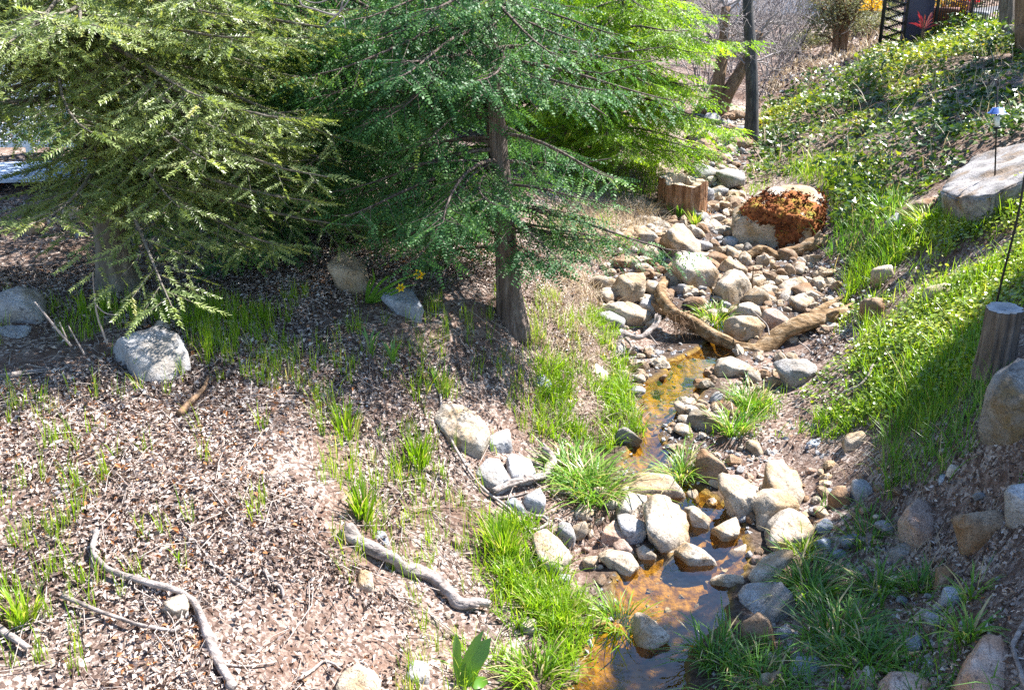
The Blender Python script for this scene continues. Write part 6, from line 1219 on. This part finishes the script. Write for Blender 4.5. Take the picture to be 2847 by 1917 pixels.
planter('large brown planter behind the iron fence', fx(2640) + .03, yf + .7, .75, .72, 'terra'); planter('grey planter behind the right end of the iron fence', fx(2740), yf + .6, .5, .75, 'greypot'); planter('tall brown planter under the red flowers', fx(2700) + .1, yf + 1.0, .5, .95, 'terra')
bush('flower_bush', 'yellow flowering bush behind the iron fence', np.array([fx(2690), yf + .8, H(fx(2690), yf + .8) + .45]), (.3, .3, .4), 220, (.03, .07), 'yflower', 'bush', None, .5)
bush('flower_bush', 'red flowering bush above the tall brown planter', np.array([fx(2725), yf + 1.0, H(fx(2725), yf + 1) + .9]), (.35, .3, .4), 500, (.04, .09), 'rflower', 'bush', None, .2)
bush('flower_bush', 'orange flowering bush above the large brown planter', np.array([fx(2650), yf + .8, H(fx(2650), yf + .8) + .7]), (.5, .3, .4), 260, (.03, .07), 'yflower', 'bush', None, .2)
pc = np.array([fx(2695), yf - .6, H(fx(2695), yf - .6)]); root = empty('strap_leaf_plant', pc, 'upright strap leaved plant in front of the iron fence', 'plant')
for i in range(24):
    a = rng.random() * 6.28; r = rng.uniform(.05, .3); d = np.array([math.cos(a), math.sin(a), 0]); s = pc + d * r * .4; strap(root, 'leaf', [s, s + d * r * .5 + [0, 0, .3], s + d * r + [0, 0, rng.uniform(.4, .65)]], .05, 'strap', pc, .3, rng.random())
# pale steps and the tree trunks at the top right corner
for i, (u, v, lab) in enumerate(((2768, 82, 'upper pale stone step at the top right'), (2772, 104, 'lower blue grey stone step at the top right'))):
    hero_rock('stone_step', lab, [(u - 22, v + 10), (u - 18, v - 6), (u + 20, v - 12), (u + 40, v - 10), (u + 40, v + 8), (u, v + 12)], 'pale' if i == 0 else 'blue', .2, 20, 1, 0, 'stone steps', 3, 'step')
shp = [(2570,390),(2600,310),(2660,230),(2740,165),(2847,150),(3000,170),(3000,280),(2847,270),(2760,290),(2690,350),(2620,420)]
pts = along_sun(shp, 6.0, 8.5, 1, 300); k = len(pts) // 2
for i, (nodes, r0, lab, sub) in enumerate((([(2806, 150), (2803, 90), (2800, 20), (2796, -500)], .20, 'grey brown trunk at the top right corner', pts[:k]), ([(2858, 150), (2854, 90), (2850, 20), (2860, -500)], .22, 'brown trunk on the right edge at the top right corner', pts[k:]))):
    g = G(nodes[0][0], 142 + 14 * i); P = np.array([g] + [at_y(u, v, g[1] + .1 * j) for j, (u, v) in enumerate(nodes[1:])]); tipq = P[-1]
    limbs = [(smooth_path(P, 16), np.linspace(r0, r0 * .7, 16) * (1 + .3 * np.exp(-np.arange(16) * .7)))]
    for q in sub[rng.choice(len(sub), 6, False)]: limbs.append((smooth_path([tipq - [0, 0, .3], (tipq + q) / 2 + [0, 0, .4], q], 10), np.linspace(.10, .02, 10)))
    crown_tree('garden_tree', lab, g, limbs, sub, (.13, .22), 'oak', 'brownbark' if i else 'postbark', 'tree', 'trees at the top right corner')

# ---------------------------------------------------------------- road and parked car beyond the far bank
yr = 43.0; xs = np.linspace(7, 37, 61); rows = [np.c_[xs, np.full(61, yy), np.maximum.reduce([H(xs, np.full(61, yr + o)) for o in (-3, -1.5, 0, 1.5, 3)]) + .03] for yy in (yr - 2.6, yr, yr + 2.6)]
V = np.concatenate(rows); i = np.arange(60); F = np.concatenate([np.stack([i, i + 1, i + 62, i + 61], 1), np.stack([i + 61, i + 62, i + 123, i + 122], 1)]); link('road', mesh_np('road', V, F, 'asphalt', None, True), kind='structure')
cx = at_y(2296, 70, yr)[0] - 2.15; cz = np.interp(cx, xs, rows[1][:, 2]) + .01; cb = np.array([cx, yr - .3, cz]); car = empty('parked_car', cb, 'white car with red tail light parked beyond the far bank', 'car')
prof = np.array([(-2.1, .35), (-2.12, .62), (-2.0, .78), (-1.2, .92), (-.7, 1.38), (-.2, 1.5), (.9, 1.5), (1.5, 1.3), (1.95, .98), (2.12, .9), (2.14, .4), (1.7, .28), (-1.8, .28)])
n = len(prof); hw = .85; taper = np.where(prof[:, 1] > 1.0, .8, 1.0) * hw
V = np.concatenate([np.c_[prof[:, 0], -taper, prof[:, 1]], np.c_[prof[:, 0], taper, prof[:, 1]]]) + cb; i = np.arange(n); F4 = np.stack([i, (i + 1) % n, (i + 1) % n + n, i + n], 1)
bmc = bmesh.new(); vv_ = [bmc.verts.new(Vector(q - cb)) for q in V]
for f in F4: bmc.faces.new([vv_[q] for q in f])
bmc.faces.new([vv_[q] for q in range(n)][::-1]); bmc.faces.new([vv_[q] for q in range(n, 2 * n)]); bmesh.ops.recalc_face_normals(bmc, faces=bmc.faces)
me = bpy.data.meshes.new('body'); bmesh.ops.bevel(bmc, geom=bmc.edges[:], offset=.05, segments=2, affect='EDGES'); bmc.to_mesh(me); bmc.free(); me.materials.append(M['carwhite']); link('body', me, car)
for s in (-1, 1):
    for a, bq in ((-.62, .25), (.32, 1.35)):
        q = np.array([(a, .98), (bq, .98), (min(bq, 1.2), 1.38), (max(a, -.35), 1.38)]); ysd = np.where(q[:, 1] > 1, .72, .862)
        V = np.c_[q[:, 0], s * ysd, q[:, 1]] + cb; V2 = np.r_[V, V + [0, s * .012, 0]]; make('side_window', V2, [[0, 1, 2, 3], [4, 5, 6, 7], [0, 1, 5, 4], [1, 2, 6, 5], [2, 3, 7, 6], [3, 0, 4, 7]], 'glassdark', cb, None, False, car)
    V, F = box(cb + np.array([2.06, s * .66, .82]), (.22, .26, .22)); make('tail_light', V, F, 'taillight', cb, None, False, car)
    V, F = box(cb + np.array([-2.06, s * .6, .68]), (.12, .34, .14)); make('headlight', V, F, 'clear', cb, None, False, car)
    for xw in (-1.35, 1.35):
        P = cb + np.array([xw, s * .78, .31]); V, F, c = tube(np.array([P - [0, .1, 0], P + [0, .1, 0]]), np.full(2, .31), 22); w = make('wheel', V, [F, c], 'rubber', cb, None, True, car)
        V, F, c = tube(np.array([P + [0, s * .08, 0], P + [0, s * .108, 0]]), np.full(2, .19), 16); make('rim', V, [F, c], 'rim', cb, None, True, w)
q = np.array([(1.52, 1.36, .6), (1.52, 1.36, -.6), (1.98, 1.02, -.72), (1.98, 1.02, .72)]); V = np.c_[q[:, 0], q[:, 2], q[:, 1]] + cb; V2 = np.r_[V, V + [.015, 0, .02]]; make('rear_window', V2, [[0, 1, 2, 3], [4, 5, 6, 7], [0, 1, 5, 4], [1, 2, 6, 5], [2, 3, 7, 6], [3, 0, 4, 7]], 'glassdark', cb, None, False, car)
print('faces', sum(len(o.data.polygons) for o in sc.objects if o.type == 'MESH'), 'objects', len(sc.objects))
